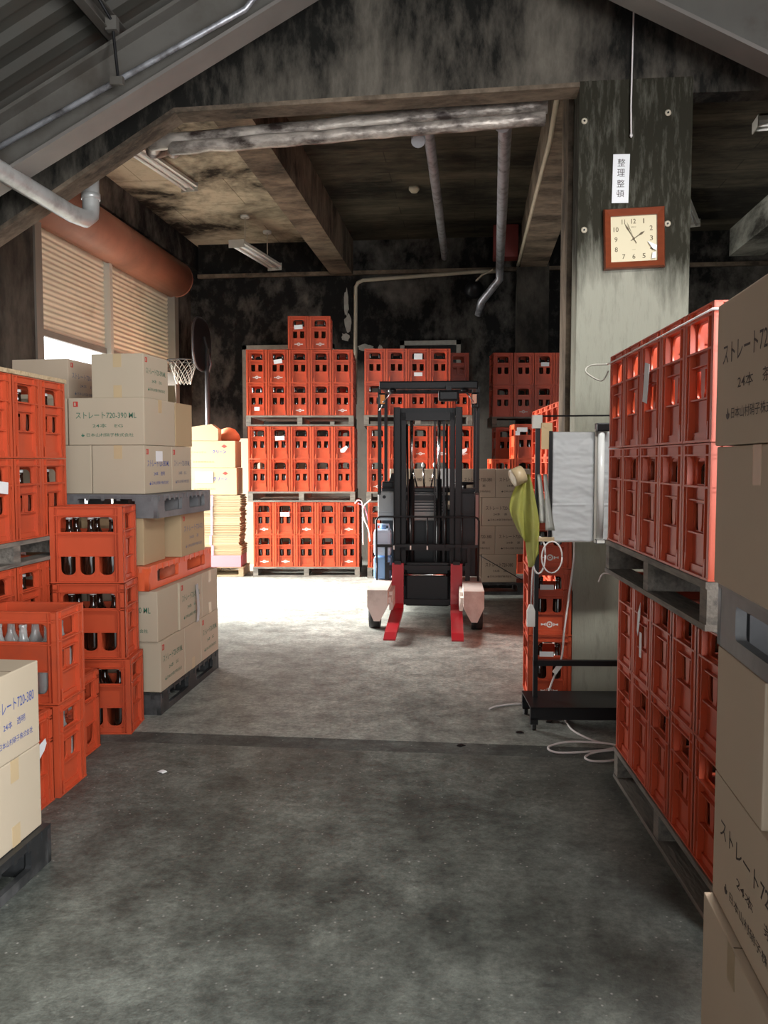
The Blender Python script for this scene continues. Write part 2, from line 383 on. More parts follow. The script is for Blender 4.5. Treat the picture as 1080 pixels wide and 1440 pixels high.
# ---------------------------------------------------------------- the building
XL, XR, YF, ZC = -4.03, 4.6, 11.8, 4.45
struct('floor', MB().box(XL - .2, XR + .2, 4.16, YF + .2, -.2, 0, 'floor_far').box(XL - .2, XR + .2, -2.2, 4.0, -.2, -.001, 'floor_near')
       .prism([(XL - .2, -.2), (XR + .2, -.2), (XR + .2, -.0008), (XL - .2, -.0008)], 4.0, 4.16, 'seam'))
struct('ground', MB().box(-14, XL - .2, 4, 13, -.2, -.02, 'floor_far'))
# left wall with shutter opening
struct('wall_left', MB().box(XL - .2, XL, -2.2, 7.40, 0, ZC, 'sidewall').box(XL - .2, XL, 7.40, 11.05, 3.66, ZC, 'sidewall')
       .box(XL - .2, XL, 11.05, YF, 0, ZC, 'backwall').box(XL, XL + .12, 5.13, YF, 4.11, ZC, 'backwall').box(XL, XL + .05, 6.2, 7.36, 0, 4.0, 'sidewall'))
struct('wall_back', MB().box(XL - .2, XR + .2, YF, YF + .2, 0, ZC, 'backwall').box(XL + .16, XR, YF - .12, YF, 4.0, ZC, 'backwall')
       .box(XL + .16, XR, YF - .17, YF - .12, 3.98, 4.03, 'beam')
       .box(.56, .98, YF - .42, YF - .17, 0, 4.02, 'sidewall'))
struct('wall_rear', MB().box(XL - .2, -1.1, -2.4, -2.2, 0, ZC, 'sidewall').box(-1.1, 2.3, -2.4, -2.2, 3.4, ZC + .4, 'sidewall').box(2.3, 2.55, -2.4, -2.2, 0, ZC, 'sidewall'))
struct('wall_right', MB().box(XR, XR + .2, .7, YF, 0, ZC, 'sidewall').box(2.4, 2.55, .25, .7, 0, 3.2, 'sidewall').box(2.4, 2.55, -2.2, .25, 3.0, 3.2, 'sidewall').box(2.4, XR, .7, .85, 0, 3.3, 'sidewall').box(2.4, 2.55, -2.2, -1.8, 0, 2.75, 'sidewall'))
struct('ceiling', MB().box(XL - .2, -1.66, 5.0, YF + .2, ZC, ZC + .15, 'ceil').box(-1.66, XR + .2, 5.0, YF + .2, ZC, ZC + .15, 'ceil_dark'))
mb = MB()
mb.prism([(XL, 2.18), (-1.786, 3.511), (.586, 3.55), (.586, 5.4), (XL, 5.4)][::-1], 4.98, 5.12, 'portal')
mb.prism([(1.21, 3.47), (XR, 3.44), (XR, 5.4), (1.21, 5.4)][::-1], 4.98, 5.12, 'portal')
mb.prism([(XL, 2.15), (-1.78, 3.485), (.586, 3.525), (.586, 3.55), (-1.786, 3.511), (XL, 2.18)][::-1], 4.965, 5.125, 'beam')
struct('trim_1', mb)
struct('wall_centre', MB().box(.586, 1.21, 4.98, 5.62, 0, 3.56, 'pillar').box(.586, 1.21, 4.978, 5.62, 3.56, 5.4, 'portal').box(.556, .587, 5.25, 5.62, 0, 3.97, 'beam'))
struct('trim_2', MB().box(-1.96, -1.66, 5.13, YF - .17, 3.97, ZC, 'beam'))
struct('trim_3', MB().box(.60, .95, 5.62, YF - .17, 3.97, ZC, 'beam'))
struct('trim_4', MB().box(3.33, 3.76, 5.13, YF - .17, 4.10, ZC, 'duct'))
# gable roof of the front bay
RX, RZ, SL = -.16, 4.27, .53
def roofz(x, o=0): return RZ - SL * abs(x - RX) + o
mb = MB()
for sg in (-1, 1):
    xe = XL - .3 if sg < 0 else XR + .3
    ys = []; y = -2.2; i = 0
    while y < 4.98: ys.append((y, (0, .035, .035, 0)[i % 4])); y += (.03, .06, .03, .06)[i % 4] * 1.25; i += 1
    mb.grid(len(ys) - 1, 1, lambda u, v, ys=ys, xe=xe: (RX + (xe - RX) * v, ys[round(u * (len(ys) - 1))][0], roofz(RX + (xe - RX) * v, .50 + ys[round(u * (len(ys) - 1))][1])), 'roofsheet')
for f in mb.bm.faces: f.smooth = False
struct('roof', mb)
def rafter(name, yc, sg, label):
    """steel I section along the roof slope"""
    mb = MB(); x1 = (XL + .02) if sg < 0 else (XR - .02)
    def seg(y0, y1, o0, o1, m):
        mb.prism([(RX, RZ + o0), (x1, roofz(x1, o0)), (x1, roofz(x1, o1)), (RX, RZ + o1)], y0, y1, m)
    seg(yc - .09, yc + .09, 0, .022, 'steel_under'); seg(yc - .006, yc + .006, .022, .32, 'steel'); seg(yc - .09, yc + .09, .32, .342, 'steel')
    o = mb.obj(name, kind='structure'); return o
rafter('trim_5', 4.55, -1, ''); rafter('trim_6', 4.55, 1, '')
rafter('trim_7', .6, -1, ''); rafter('trim_8', .6, 1, '')
k = 9
for x in (-3.1, -1.95, -.8, .7, 1.9, 3.1):
    z = roofz(x, .36)
    struct('trim_%d' % k, MB().box(x - .03, x + .03, -2.1, 4.95, z, z + .008, 'steel').box(x - .03, x - .024, -2.1, 4.95, z, z + .12, 'steel').box(x - .03, x + .03, -2.1, 4.95, z + .11, z + .118, 'steel')); k += 1
# hanging rod with clamp on the left rafter and the thin conduit along it
rd = thing('hanger_rod', 'thin steel rod with clamps hanging from roof beside the left rafter', 'rod', (-1.9, 4.38, 3.72))
MB().tube([(0, -.3, .06), (0, 0, 0), (.02, .02, -.30)], .008, 'blackmetal').obj('rod', rd)
MB().box(-.03, .03, -.02, .02, -.05, .02, 'steel').box(-.02, .05, 0, .03, -.32, -.28, 'steel').obj('clamp', rd)
MB().tube([(-2.95, 4.44, 2.95), (-1.2, 4.44, roofz(-1.2, .055)), (-1.14, 4.44, roofz(-1.14, .09)), (-1.13, 4.44, roofz(-1.13, .2))], .016, 'galv', 8).obj('conduit_pipe', label='thin grey conduit running along the steel rafter top left', cat='pipe')

# ---------------------------------------------------------------- shutter on the left wall
def slats(y0, y1, z0, z1, name, parent=None):
    mb = MB(); n = int((z1 - z0) / .052)
    prof = []
    for i in range(n):
        z = z0 + i * .052
        prof += [(0, z), (.012, z + .012), (.014, z + .026), (.010, z + .040)]
    prof.append((0, z1))
    mb.grid(len(prof) - 1, 1, lambda u, v: (XL - .05 + prof[round(u * (len(prof) - 1))][0], y0 + (y1 - y0) * v, prof[round(u * (len(prof) - 1))][1]), 'shutter')
    mb.box(XL - .06, XL - .02, y0, y1, z0 - .06, z0, 'frame_steel')
    return mb
struct('door_1', slats(7.50, 9.03, 2.66, 3.62, 'door'))
struct('door_2', slats(9.10, 10.98, 2.66, 3.62, 'door'))
struct('trim_20', MB().box(XL - .08, XL + .03, 9.03, 9.10, 0, 3.66, 'strip'))
struct('trim_21', MB().box(XL - .1, XL + .06, 7.38, 7.50, 0, 3.72, 'frame_steel').box(XL - .1, XL + .06, 10.98, 11.12, 0, 3.72, 'frame_steel'))
sh = thing('shutter_housing', 'long rounded brown cover above the rolling shutter on left wall', 'shutter housing', (XL + .06, 7.30, 3.84))
mb = MB(); pr = [(-.055, .25)] + [(.0 + .235 * math.sin(a), .235 * math.cos(a)) for a in [PI * i / 14 for i in range(15)]] + [(-.055, -.25)]
mb.prism(pr, 0, 3.72, 'shutterbox')
for f in mb.bm.faces: f.smooth = abs(f.normal.y) < .5
mb.obj('cover', sh)
MB().prism([(x * 1.0, z * 1.02) for x, z in pr], -.03, 0, 'frame_steel').obj('end_plate', sh)
MB().prism([(x * 1.0, z * 1.02) for x, z in pr], 3.72, 3.75, 'shutterbox').obj('end_plate', sh)

# window frames on the back wall
for i, (x0, x1, z0, z1) in enumerate([(-3.27, -1.95, 1.6, 3.05), (-1.02, -.18, 2.1, 3.08)]):
    struct('window_%d' % (i + 1), MB().box(x0, x1, YF - .05, YF, z1 - .06, z1, 'plaster').box(x0, x0 + .06, YF - .05, YF, z0, z1, 'plaster').box(x1 - .06, x1, YF - .05, YF, z0, z1, 'plaster')
           .box(x0, x1, YF - .05, YF, z0 - .05, z0, 'plaster').box(x0 + .06, x1 - .06, YF - .02, YF - .005, z0, z1 - .06, 'glass'))

# ---------------------------------------------------------------- ceiling pipes, lamps
def pipe(pts, r, m, label, cat='pipe', n=14, jig=0):
    ps = []
    for a, b in zip(pts, pts[1:]):
        a = Vector(a); b = Vector(b); q = max(1, int((b - a).length / .12))
        for i in range(q): ps.append(a.lerp(b, i / q) + Vector((0, 0, random.uniform(-jig, jig))))
    ps.append(Vector(pts[-1]))
    rr = [r * random.uniform(1 - jig * 12, 1 + jig * 12) for _ in ps] if jig else r
    return MB().tube(ps, rr, m, n).obj('ceiling_pipe', label=label, cat=cat)
pipe([(-2.2, 5.9, 3.62), (-2.16, 5.60, 3.50), (-2.07, 5.40, 3.48), (-1.5, 5.38, 3.50), (.44, 5.38, 3.60)], .050, 'lag', 'upper of two foil lagged pipes running under the concrete opening', jig=.004)
pipe([(-1.98, 5.5, 3.45), (-1.90, 5.30, 3.40), (-1.3, 5.28, 3.415), (.42, 5.28, 3.48)], .041, 'lag', 'lower, more ragged of two foil lagged pipes under the concrete opening', jig=.005)
pipe([(-.36, 5.45, 3.44), (-.365, 5.6, 3.62), (-.375, 6.1, 4.08), (-.39, 11.2, 4.12), (-.39, 11.3, 4.1)], .045, 'galv', 'thin galvanised pipe crossing the dark ceiling bay to the back wall', jig=.0015)
pipe([(.17, 5.45, 3.52), (.18, 5.6, 3.66), (.21, 6.0, 3.90), (.33, 11.1, 3.95), (.33, 11.25, 3.9), (.33, 11.3, 3.80), (.10, 11.55, 3.56), (.06, 11.66, 3.40)], .052, 'galv', 'thick galvanised pipe beside the right ceiling beam, bending down at back wall', jig=.0015)
pipe([(.565, 5.7, 3.99), (.60, 7, 3.985), (.575, 11.4, 4.0)], .022, 'cond', 'cream conduit along the lower edge of the right ceiling beam')
pipe([(-1.63, 11.60, 2.2), (-1.62, 11.60, 3.80), (-1.59, 11.60, 3.86), (-1.52, 11.60, 3.89), (.05, 11.6, 3.97), (.35, 11.6, 3.97)], .026, 'cond', 'cream conduit rising and bending along the back wall', n=10)
fp = thing('insulated_pipe', 'large silver pipe with upturned elbow in the upper left foreground', 'pipe', (0, 0, 0))
MB().tube([(-2.60, 3.7, 3.10), (-2.60, 4.2, 3.01), (-2.53, 4.75, 2.97), (-2.50, 5.10, 2.955), (-2.475, 5.24, 2.96), (-2.47, 5.30, 3.0), (-2.47, 5.31, 3.06), (-2.47, 5.31, 3.5)], .054, 'pipe_white', 16).obj('pipe_run', fp)
MB().tube([(-2.60, 4.30, 3.00), (-2.60, 4.34, 2.998)], .060, 'pipe_white', 16).obj('joint_collar', fp)
MB().tube([(-2.47, 5.31, 3.10), (-2.47, 5.31, 3.14)], .060, 'pipe_white', 16).obj('joint_collar', fp)

def fluorescent(name, label, loc, rz, L=1.25, rods=0, tubes=2, tm='tubeglass'):
    t = thing(name, label, 'ceiling light', loc, rz, None)
    MB().prism([(-.10, 0), (.10, 0), (.075, .05), (-.075, .05)], -L / 2, L / 2, 'white').obj('housing', t)
    for y in (-L / 2 - .01, L / 2): MB().box(-.10, .10, y, y + .01, -.045, .05, 'lampgrey').obj('end_cap', t)
    for x in ((-.05, .05) if tubes == 2 else (0,)): MB().cyl((x, -L / 2, -.022), (x, L / 2, -.022), .015, tm, n=10).obj('lamp_tube', t)
    if rods:
        for y in (-.45 * L / 2 * 1.3, .45 * L / 2 * 1.3):
            MB().cyl((0, y, .05), (0, y, rods), .007, 'cond', n=6).cyl((0, y, rods - .03), (0, y, rods), .055, 'white', n=16).obj('hanging_rod', t)
    return t
fluorescent('fluorescent_light', 'lit twin tube light hanging under the front roof above the right-hand crates', (1.15, 2.65, 3.34), R(90), rods=.62, tm='tubelit')
fluorescent('fluorescent_light', 'twin tube fluorescent light fixed to the ceiling behind the lagged pipe ends', (-3.18, 8.45, 4.39), R(-8))
fluorescent('fluorescent_light', 'white twin tube fluorescent light hung on two rods near the back wall', (-2.78, 10.72, 4.04), R(-8), rods=.41)
fluorescent('fluorescent_light', 'fluorescent light at the upper right edge beyond the pillar', (3.10, 7.9, 4.39), R(86))
fluorescent('fluorescent_light', 'fluorescent light peeking out beside the pillar, level with the clock', (2.50, 10.5, 4.39), R(-20))
t = thing('spot_lamp', 'small dark spotlight hanging from the concrete haunch at upper left', 'lamp', (-2.98, 6.5, 3.98))
MB().cyl((0, 0, -.02), (0, 0, .47), .012, 'blackmetal', n=8).box(-.05, .05, -.03, .03, -.02, .05, 'lampgrey').obj('bracket', t)
MB().lathe([(.03, 0), (.045, -.02), (.055, -.12), (.06, -.17)], 'blackmetal').obj('lamp_body', t)
MB().lathe([(.052, -.16), (.052, -.178), (.02, -.185)], 'white').obj('lens', t)
t = thing('smoke_detector', 'small round cream detector on the dark ceiling bay', 'detector', (-.67, 9.5, 4.45))
MB().lathe([(.06, 0), (.06, -.03), (.035, -.06), (.01, -.062)], 'cond').obj('base', t)
t = thing('wall_lamp', 'round dark wall lamp with bright bulb high on the back wall', 'lamp', (.0, 11.5, 3.80))
MB().lathe([(.03, .02), (.09, -.02), (.13, -.10), (.135, -.16)], 'blackmetal', mat=Matrix.Rotation(R(60), 4, 'X')).obj('lamp_shade', t)
MB().lathe([(.02, -.14), (.04, -.16), (.03, -.19), (.01, -.2)], 'white', mat=Matrix.Rotation(R(60), 4, 'X')).obj('bulb', t)
MB().tube([(0, 0, .0), (.1, 0, .10), (.25, -.1, .15)], .014, 'cond').obj('lamp_arm', t)
MB().box(.24, .56, 11.05, 11.3, 4.03, 4.44, 'rust', bev=.01).obj('junction_box', label='dark red square box under the ceiling near back wall', cat='box')
random.seed(3)
mb = MB()
for (cx, cz, w, h) in ((-1.78, 3.62, .035, .20), (-1.76, 3.35, .05, .12), (-1.80, 3.15, .06, .06), (-1.5, 3.0, .12, .05), (-1.3, 2.95, .04, .10), (-2.2, 3.1, .05, .04)):
    pts = [(cx + w * math.cos(a) * random.uniform(.6, 1.2), cz + h * math.sin(a) * random.uniform(.7, 1.2)) for a in [2 * PI * i / 14 for i in range(14)]]
    mb.prism(pts, YF - .006, YF - .001, 'plaster')
struct('trim_22', mb)

# ---------------------------------------------------------------- pillar fittings
def clock():
    t = thing('wall_clock', 'square wall clock with red brown wooden frame on the concrete pillar', 'clock', (.897, 4.975, 2.672))
    t.rotation_euler = (0, R(-1.6), 0)
    W, I, D = .168, .128, .045
    mb = MB(); k = mb.mi('clockwood')
    for q in range(4):
        m = Matrix.Rotation(q * PI / 2, 4, 'Y')
        P = [(-W, -.012, -W), (W, -.012, -W), (W, -.03, -W), (-W, -.03, -W), (-W * .96, -D, -W * .96), (W * .96, -D, -W * .96), (I, -.026, -I), (-I, -.026, -I), (I, -.0, -I), (-I, -.0, -I), (-W, 0, -W), (W, 0, -W)]
        v = [mb.bm.verts.new(m @ Vector(p)) for p in P]
        for f in ((10, 11, 2, 3), (3, 2, 5, 4), (4, 5, 6, 7), (7, 6, 8, 9), (9, 8, 11, 10)): mb.bm.faces.new([v[i] for i in f]).material_index = k
    bmesh.ops.remove_doubles(mb.bm, verts=mb.bm.verts[:], dist=1e-4)
    mb.obj('frame', t)
    mb = MB().box(-I, I, -.012, -.004, -I, I, 'dial')
    X = Matrix.Translation((0, -.0125, 0)) @ Matrix.Rotation(PI / 2, 4, 'X')
    for n in range(1, 13):
        a = n * PI / 6; u, v = math.sin(a), math.cos(a); sc = .098 / max(abs(u), abs(v)) if n % 3 else .098
        sc = min(sc, .112)
        w = {1: .006, 10: .028, 11: .018, 12: .026}.get(n, .017)
        mb.add(text_mesh(str(n), w, .027, bold=.01), 'dialink', X @ Matrix.Translation((u * sc, v * sc, 0)))
    mb.add(text_mesh('SEIKO', .028, .006, bold=.01), 'dialink', X @ Matrix.Translation((0, .066, 0)))
    mb.add(text_mesh('QUARTZ', .018, .004), 'dialink', X @ Matrix.Translation((0, -.06, 0)))
    mb.obj('dial', t)
    def hand(name, ang, L, w, y, tail=.02):
        m = Matrix.Translation((0, y, 0)) @ Matrix.Rotation(ang, 4, 'Y')
        MB().prism([(-w * .4, -tail), (w * .4, -tail), (w * .5, L * .45), (w * 1.3, L * .72), (0, L), (-w * 1.3, L * .72), (-w * .5, L * .45)], -.001, .001, 'dialink', m).obj(name, t)
    hand('hour_hand', R(57), .072, .005, -.016); hand('minute_hand', R(-30), .098, .0028, -.018, .03); hand('second_hand', R(-22), .10, .001, -.020, .03)
    MB().lathe([(.006, 0), (.006, .01)], 'dialink', mat=Matrix.Translation((0, -.012, 0)) @ Matrix.Rotation(PI / 2, 4, 'X')).obj('hub', t)
    MB().prism([(.075, -.02), (.125, -.045), (.122, -.075), (.10, -.062), (.082, -.034)], -.0285, -.027, 'paper').prism([(.10, -.085), (.118, -.08), (.12, -.115), (.095, -.118)], -.0285, -.027, 'paper').obj('paper_scrap', t)
clock()
t = thing('paper_sign', 'narrow white vertical paper sign with four black characters above the clock', 'sign', (.822, 4.977, 3.012))
t.rotation_euler = (0, R(1), 0)
MB().box(-.046, .046, -.003, 0, -.135, .135, 'paper').obj('sheet', t)
mb = MB()
for ch, z in (('整', .088), ('理', .032), ('整', -.027), ('頓', -.083)): mb.add(text_mesh(ch, .042, .042), 'ink', Matrix.Translation((0, -.0035, z)) @ Matrix.Rotation(PI / 2, 4, 'X'))
mb.obj('lettering', t)
MB().tube([(.872, 4.955, 4.6), (.874, 4.955, 4.0), (.868, 4.956, 3.4), (.872, 4.957, 3.25)], .0045, 'twine').lathe([(.003, -.02), (.009, -.01), (.003, .01)], 'twine', c=(.872, 4.957, 3.25)).obj('pull_cord', label='thin pale cord hanging down in front of the pillar top', cat='cord')
for x, z, w in ((.585 + .03, 3.339, 'upper left'), (1.075, 3.365, 'upper right'), (.622, 2.732, 'left of the clock'), (1.085, 2.754, 'right of the clock')):
    mb = MB().lathe([(.016, 0), (.018, .004), (.010, .008), (.006, .004)], 'cond', mat=Matrix.Translation((x, 4.979, z)) @ Matrix.Rotation(PI / 2, 4, 'X'))
    mb.cyl((x, 4.972, z), (x, 4.968, z), .006, 'black', n=8)
    mb.obj('bolt_washer', label='small pale ring washer on the pillar, ' + w, cat='washer', group='washers on the pillar')

# ---------------------------------------------------------------- crates
CW, CL, CH, PW, PL, PH = .253, .372, .392, .2580, .3785, .395
def crate_mesh(name, m='crate', emblem=False):
    mb = MB()
    W, L = CW / 2, CL / 2
    # narrow panels
    t = .006
    nh = [rrect(-.068, .068, .272, .350, .030, 'cd'), rrect(-.068, -.017, .132, .214, .020, 'ab'), rrect(.017, .068, .132, .214, .020, 'ab')]
    npn = curve_panel([(-W + .004, .004), (W - .004, .004), (W - .004, .39), (-W + .004, .39)], nh, t)
    lh = [rrect(-.135, .135, .262, .338, .022, 'cd')] + [rrect(c - .038, c + .038, .040, .135, .030, 'ab') for c in (-.098, 0, .098)]
    lpn = curve_panel([(-L + .004, .004), (L - .004, .004), (L - .004, .39), (-L + .004, .39)], lh, t)
    for s in ('F', 'B'): mb.add(npn, m, FACE[s](0, CL - .046))
    for s in ('R', 'L'): mb.add(lpn, m, FACE[s](CW - .036, 0))
    for s in (-1, 1):
        def yb(x0, x1, d0, z0, z1):   # on narrow face, protruding to d0 from the centre
            a, b = s * (L - .024), s * d0
            mb.box(x0, x1, min(a, b), max(a, b), z0, z1, m)
        def xb(y0, y1, d0, z0, z1):
            a, b = s * (W - .019), s * d0
            mb.box(min(a, b), max(a, b), y0, y1, z0, z1, m)
        yb(-W, W, L, .387, CH); yb(-W, W, L, .356, .361); yb(-W, W, L, .262, .268)
        yb(-W + .01, W - .01, L - .010, .361, .387)
        yb(-.080, .080, L - .006, .222, .226); yb(-.080, .080, L - .004, .124, .129); yb(-W, W, L + .002, 0, .007)
        yb(-.080, .080, L - .012, .007, .030)
        for x in (-.083, .0785, -W, W - .0045): yb(x, x + .0045, L, .0, .387)
        for x in (-W + .014, W - .0185): yb(x, x + .0045, L - .003, 0, .262)
        mb.prism([(-.010, .132), (.010, .132), (.016, .150), (.019, .214), (-.019, .214), (-.016, .150)][::-1], *sorted((s * (L - .0245), s * (L - .015))), m)
        xb(-L, L, W, .387, CH); xb(-L, L, W, .345, .350); xb(-L, L, W, .250, .255); xb(-L + .01, L - .01, W - .010, .350, .387)
        xb(-.148, .148, W - .006, .136, .140); xb(-L, L, W + .002, 0, .007); xb(-.148, .148, W - .010, .007, .034)
        for y in (-.152, .1475, -L, L - .0045): xb(y, y + .0045, W, 0, .387)
        for y in (-.172, .1675): xb(y, y + .0045, W - .002, 0, .345)
        for y in (-.049, .049): xb(y - .010, y + .010, W - .010, .034, .136)
    for sx in (-1, 1):   # solid corner posts and flared feet
        for sy in (-1, 1):
            x0, x1 = sorted((sx * (W - .004), sx * (W - .024))); y0, y1 = sorted((sy * (L - .004), sy * (L - .024)))
            mb.box(x0, x1, y0, y1, 0, .387, m)
            for (xc) in (sx * .081,):
                P = [(0, .060), (0, .007), (.003, .007), (.002, .03)]
                a = [mb.bm.verts.new((xc, sy * (L - .001 + p), z)) for p, z in P]; b = [mb.bm.verts.new((xc + sx * .012, sy * (L - .001 + p * .2), z)) for p, z in P]
                try:
                    k = mb.mi(m)
                    for q in ((a), (b[::-1])): mb.bm.faces.new(q).material_index = k
                    for q in range(4): mb.bm.faces.new((a[(q + 1) % 4], a[q], b[q], b[(q + 1) % 4])).material_index = k
                except ValueError: pass
    mb.box(-W + .02, W - .02, -L + .02, L - .02, .004, .010, m)
    mb.box(-.002, .002, -L + .022, L - .022, .01, .20, m)
    for y in (-.057, .057): mb.box(-W + .02, W - .02, y - .002, y + .002, .01, .20, m)
    if emblem:
        for s in ('F', 'B'):
            X = FACE[s](0, CL - .038)
            def add2(lp, hs=[]):
                mb.add(curve_panel(lp, hs, .0012), 'emblem', X)
            ez = .062
            circ = lambda r, c=0: [(c + r * math.cos(2 * PI * i / 14), ez + r * math.sin(2 * PI * i / 14)) for i in range(14)]
            add2(circ(.019), [circ(.011)])
            add2(circ(.005))
            for q in (-1, 1):
                add2([(q * .022, ez - .010), (q * .034, ez - .003), (q * .050, ez - .007), (q * .050, ez + .007), (q * .034, ez + .003), (q * .022, ez + .010)][::q])
    return mb.mesh(name)
CR = {k: crate_mesh('bottle_crate', m, e) for k, (m, e) in dict(plain=('crate', False), mark=('crate', True)).items()}

def bottle_mesh(m, cap=None, h=.326):
    k = h / .345
    mb = MB().lathe([(.040, 0), (.046, .004), (.0475, .02), (.0475, .19 * k), (.044, .215 * k), (.030, .245 * k), (.0175, .275 * k), (.0150, .315 * k), (.0165, .318 * k), (.0165, .330 * k), (.014, .332 * k)], m, 16)
    if cap: mb.lathe([(.0165, .331 * k), (.0175, .333 * k), (.0175, .344 * k), (.015, .346 * k)], cap, 12)
    return mb.mesh('sake_bottle')
BT = dict(brown=bottle_mesh('brownglass', 'brownglass'), capped=bottle_mesh('brownglass', 'cap'), clear=bottle_mesh('clearglass'))

def label_child(o, face='F', x=0, z=.27, w=.07, h=.035, rot=0, lift=.004, name='paper_label', torn=False):
    """white paper stuck on a crate face"""
    lx, ly = (CW, CL)
    mb = MB(); X = FACE[face](lx + .003 + lift, ly + .003 + lift) @ Matrix.Translation((x, z, 0)) @ Matrix.Rotation(rot, 4, 'Z')
    if torn: lp = [(-w / 2, -h / 2), (-w * .1, -h * .7), (w * .3, -h * .3), (w / 2, h * .1), (w * .4, h / 2), (-w * .1, h * .25), (-w * .45, h * .1)]
    else: lp = [(-w / 2, -h / 2), (w / 2, -h / 2), (w / 2, h / 2), (-w / 2, h / 2)]
    mb.add(curve_panel(lp, [], .0012), 'paper', X)
    return mb.obj(name, o, label='white paper slip')

def M2(ox, oy, rz, x, y):
    c, s = math.cos(rz), math.sin(rz); return ox + c * x - s * y, oy + s * x + c * y
_first = {}
def put_crate(kind, x, y, z, rz, label, group):
    o = link('bottle_crate', CR[kind], None, (x, y, z), rz, label, 'crate', group)
    return o
def put_bottle(kind, x, y, z, label, group, tilt=0):
    return link('sake_bottle', BT[kind], None, (x, y, z), random.uniform(0, 6), label, 'bottle', group)
def crate_bottles(ox, oy, z, rz, where, kind, spots, group):
    """spots: list of (ix, iy) in the 2 x 3 grid; ix 0 left 1 right, iy 0 front"""
    for ix, iy in spots:
        x, y = M2(ox, oy, rz, (-.052, .052)[ix], (-.111, 0, .111)[iy])
        side = ('left', 'right')[ix]; dep = ('', 'middle ', 'rear ')[iy]
        put_bottle(kind, x, y, z + .0105, '%s%s bottle in %s' % (dep, side, where), group)

# pallets ---------------------------------------------------------
def wood_pallet(label, ox, oy, z, rz, w=1.30, d=1.12, h=.125, m='wood', group='wooden pallets under the crate stacks'):
    t = thing('wooden_pallet', label, 'pallet', (ox, oy, z), rz, group)
    mb = MB(); n = 7
    for i in range(n):
        y = (d - .10) * i / (n - 1); mb.box(-.005 * (i % 2), w + .004 * (i % 3), y, y + .10, h - .020, h, m)
    mb.obj('top_deck', t)
    mb = MB()
    for y in (0, d / 2 - .05, d - .10): mb.box(0, w, y, y + .10, 0, .018, m)
    mb.obj('bottom_deck', t)
    for x in (.0, w / 2 - .03, w - .06): MB().box(x, x + .06, .004, d - .004, .018, h - .020, m).obj('stringer', t)
    return t
def plastic_pallet(label, ox, oy, z, rz, w=1.1, d=1.1, h=.14, m='plas', group=None):
    """origin at its front right corner, extends to -x and +y"""
    t = thing('plastic_pallet', label, 'pallet', (ox, oy, z), rz, group)
    mb = MB()
    hs = lambda q: [rrect(q * .12, q * .43, .035, .105, .012), rrect(q * .57, q * .88, .035, .105, .012)]
    for (a, X) in ((w, Matrix.Translation((-w, .012, 0)) @ Matrix.Rotation(PI / 2, 4, 'X')), (w, Matrix.Translation((-w, d - .012, 0)) @ Matrix.Rotation(PI / 2, 4, 'X')),
                   (d, Matrix.Translation((-.012, 0, 0)) @ Matrix.Rotation(PI / 2, 4, 'Z') @ Matrix.Rotation(PI / 2, 4, 'X')), (d, Matrix.Translation((-w + .012, 0, 0)) @ Matrix.Rotation(PI / 2, 4, 'Z') @ Matrix.Rotation(PI / 2, 4, 'X'))):
        mb.add(curve_panel([(0, 0), (a, 0), (a, h - .012), (0, h - .012)], hs(a), .022), m, X)
    mb.obj('side_frame', t)
    mb = MB().box(-w, 0, 0, d, h - .012, h, m)
    for i in range(12):
        mb.box(-.001, .003, d * (i + .3) / 12, d * (i + .3) / 12 + .02, h - .035, h - .002, m); mb.box(-w * (i + .6) / 12, -w * (i + .6) / 12 + .02, -.003, .001, h - .035, h - .002, m)
    mb.obj('deck', t)
    for x in (-w + .03, -w / 2 - .05, -.13):
        for y in (.03, d / 2 - .05, d - .13): MB().box(x, x + .10, y, y + .10, .0, h - .012, m).obj('block', t)
    return t

ORD5 = ['leftmost', 'second from left', 'middle', 'second from right', 'rightmost']
# tower left of the forklift -----------------------------------------------------------
def tower(name, ox, oy, rz, tiers, group, pd=1.12, pw=1.30, bottles='brown', kind=lambda T, r, c: 'plain', hid=None, near=('left', 'right'), ords=ORD5, m=None, tiername=None):
    """tiers: list of (z of the pallet, dx, list of crate rows, each a list of (col,depthrow))"""
    out = {}
    for T, (pz, dx, ph, rows) in enumerate(tiers):
        tn = (tiername or ['bottom tier', 'middle tier', 'top tier'])[T]
        px, py = M2(ox, oy, rz, dx - .005, -.005)
        if ph: wood_pallet('grey wooden pallet under the %s of %s' % (tn, name), px, py, pz, rz, h=ph, d=pd, w=pw)
        for r, cells in enumerate(rows):
            rn = (['lower row', 'upper row'] if len(rows) == 2 else ['single row'])[r]
            for (c, j) in cells:
                x, y = M2(ox, oy, rz, dx + (c + .5) * PW, (j + .5) * PL)
                z = pz + ph + .0015 + r * PH
                w = '%s, %s, %s, %s' % (ords[c], rn, tn, name)
                lab = ('orange crate, ' + w) if j == 0 else ('orange crate %s behind the one %s' % (('', 'second', 'third')[j], w))
                o = put_crate(kind(T, r, c) if j == 0 else 'plain', x, y, z, rz, lab, group)
                out[(T, r, c, j)] = o
                if bottles and j == 0 and not (hid and hid(T, r, c)):
                    crate_bottles(x, y, z, rz, 'crate ' + w, bottles, [(0, 0), (1, 0)], 'bottles in ' + group)
    return out
A5 = [(c, 0) for c in range(5)]; AS = A5 + [(4, 1), (4, 2)]
AR = R(6.0)
emA = {(0, 1, 0), (0, 1, 2), (0, 1, 4), (0, 0, 0), (0, 0, 1), (0, 0, 4), (2, 1, 0), (2, 1, 1), (2, 0, 2), (2, 0, 4), (3, 0, 2), (3, 0, 3)}
HT = .125 + 2 * PH + .003
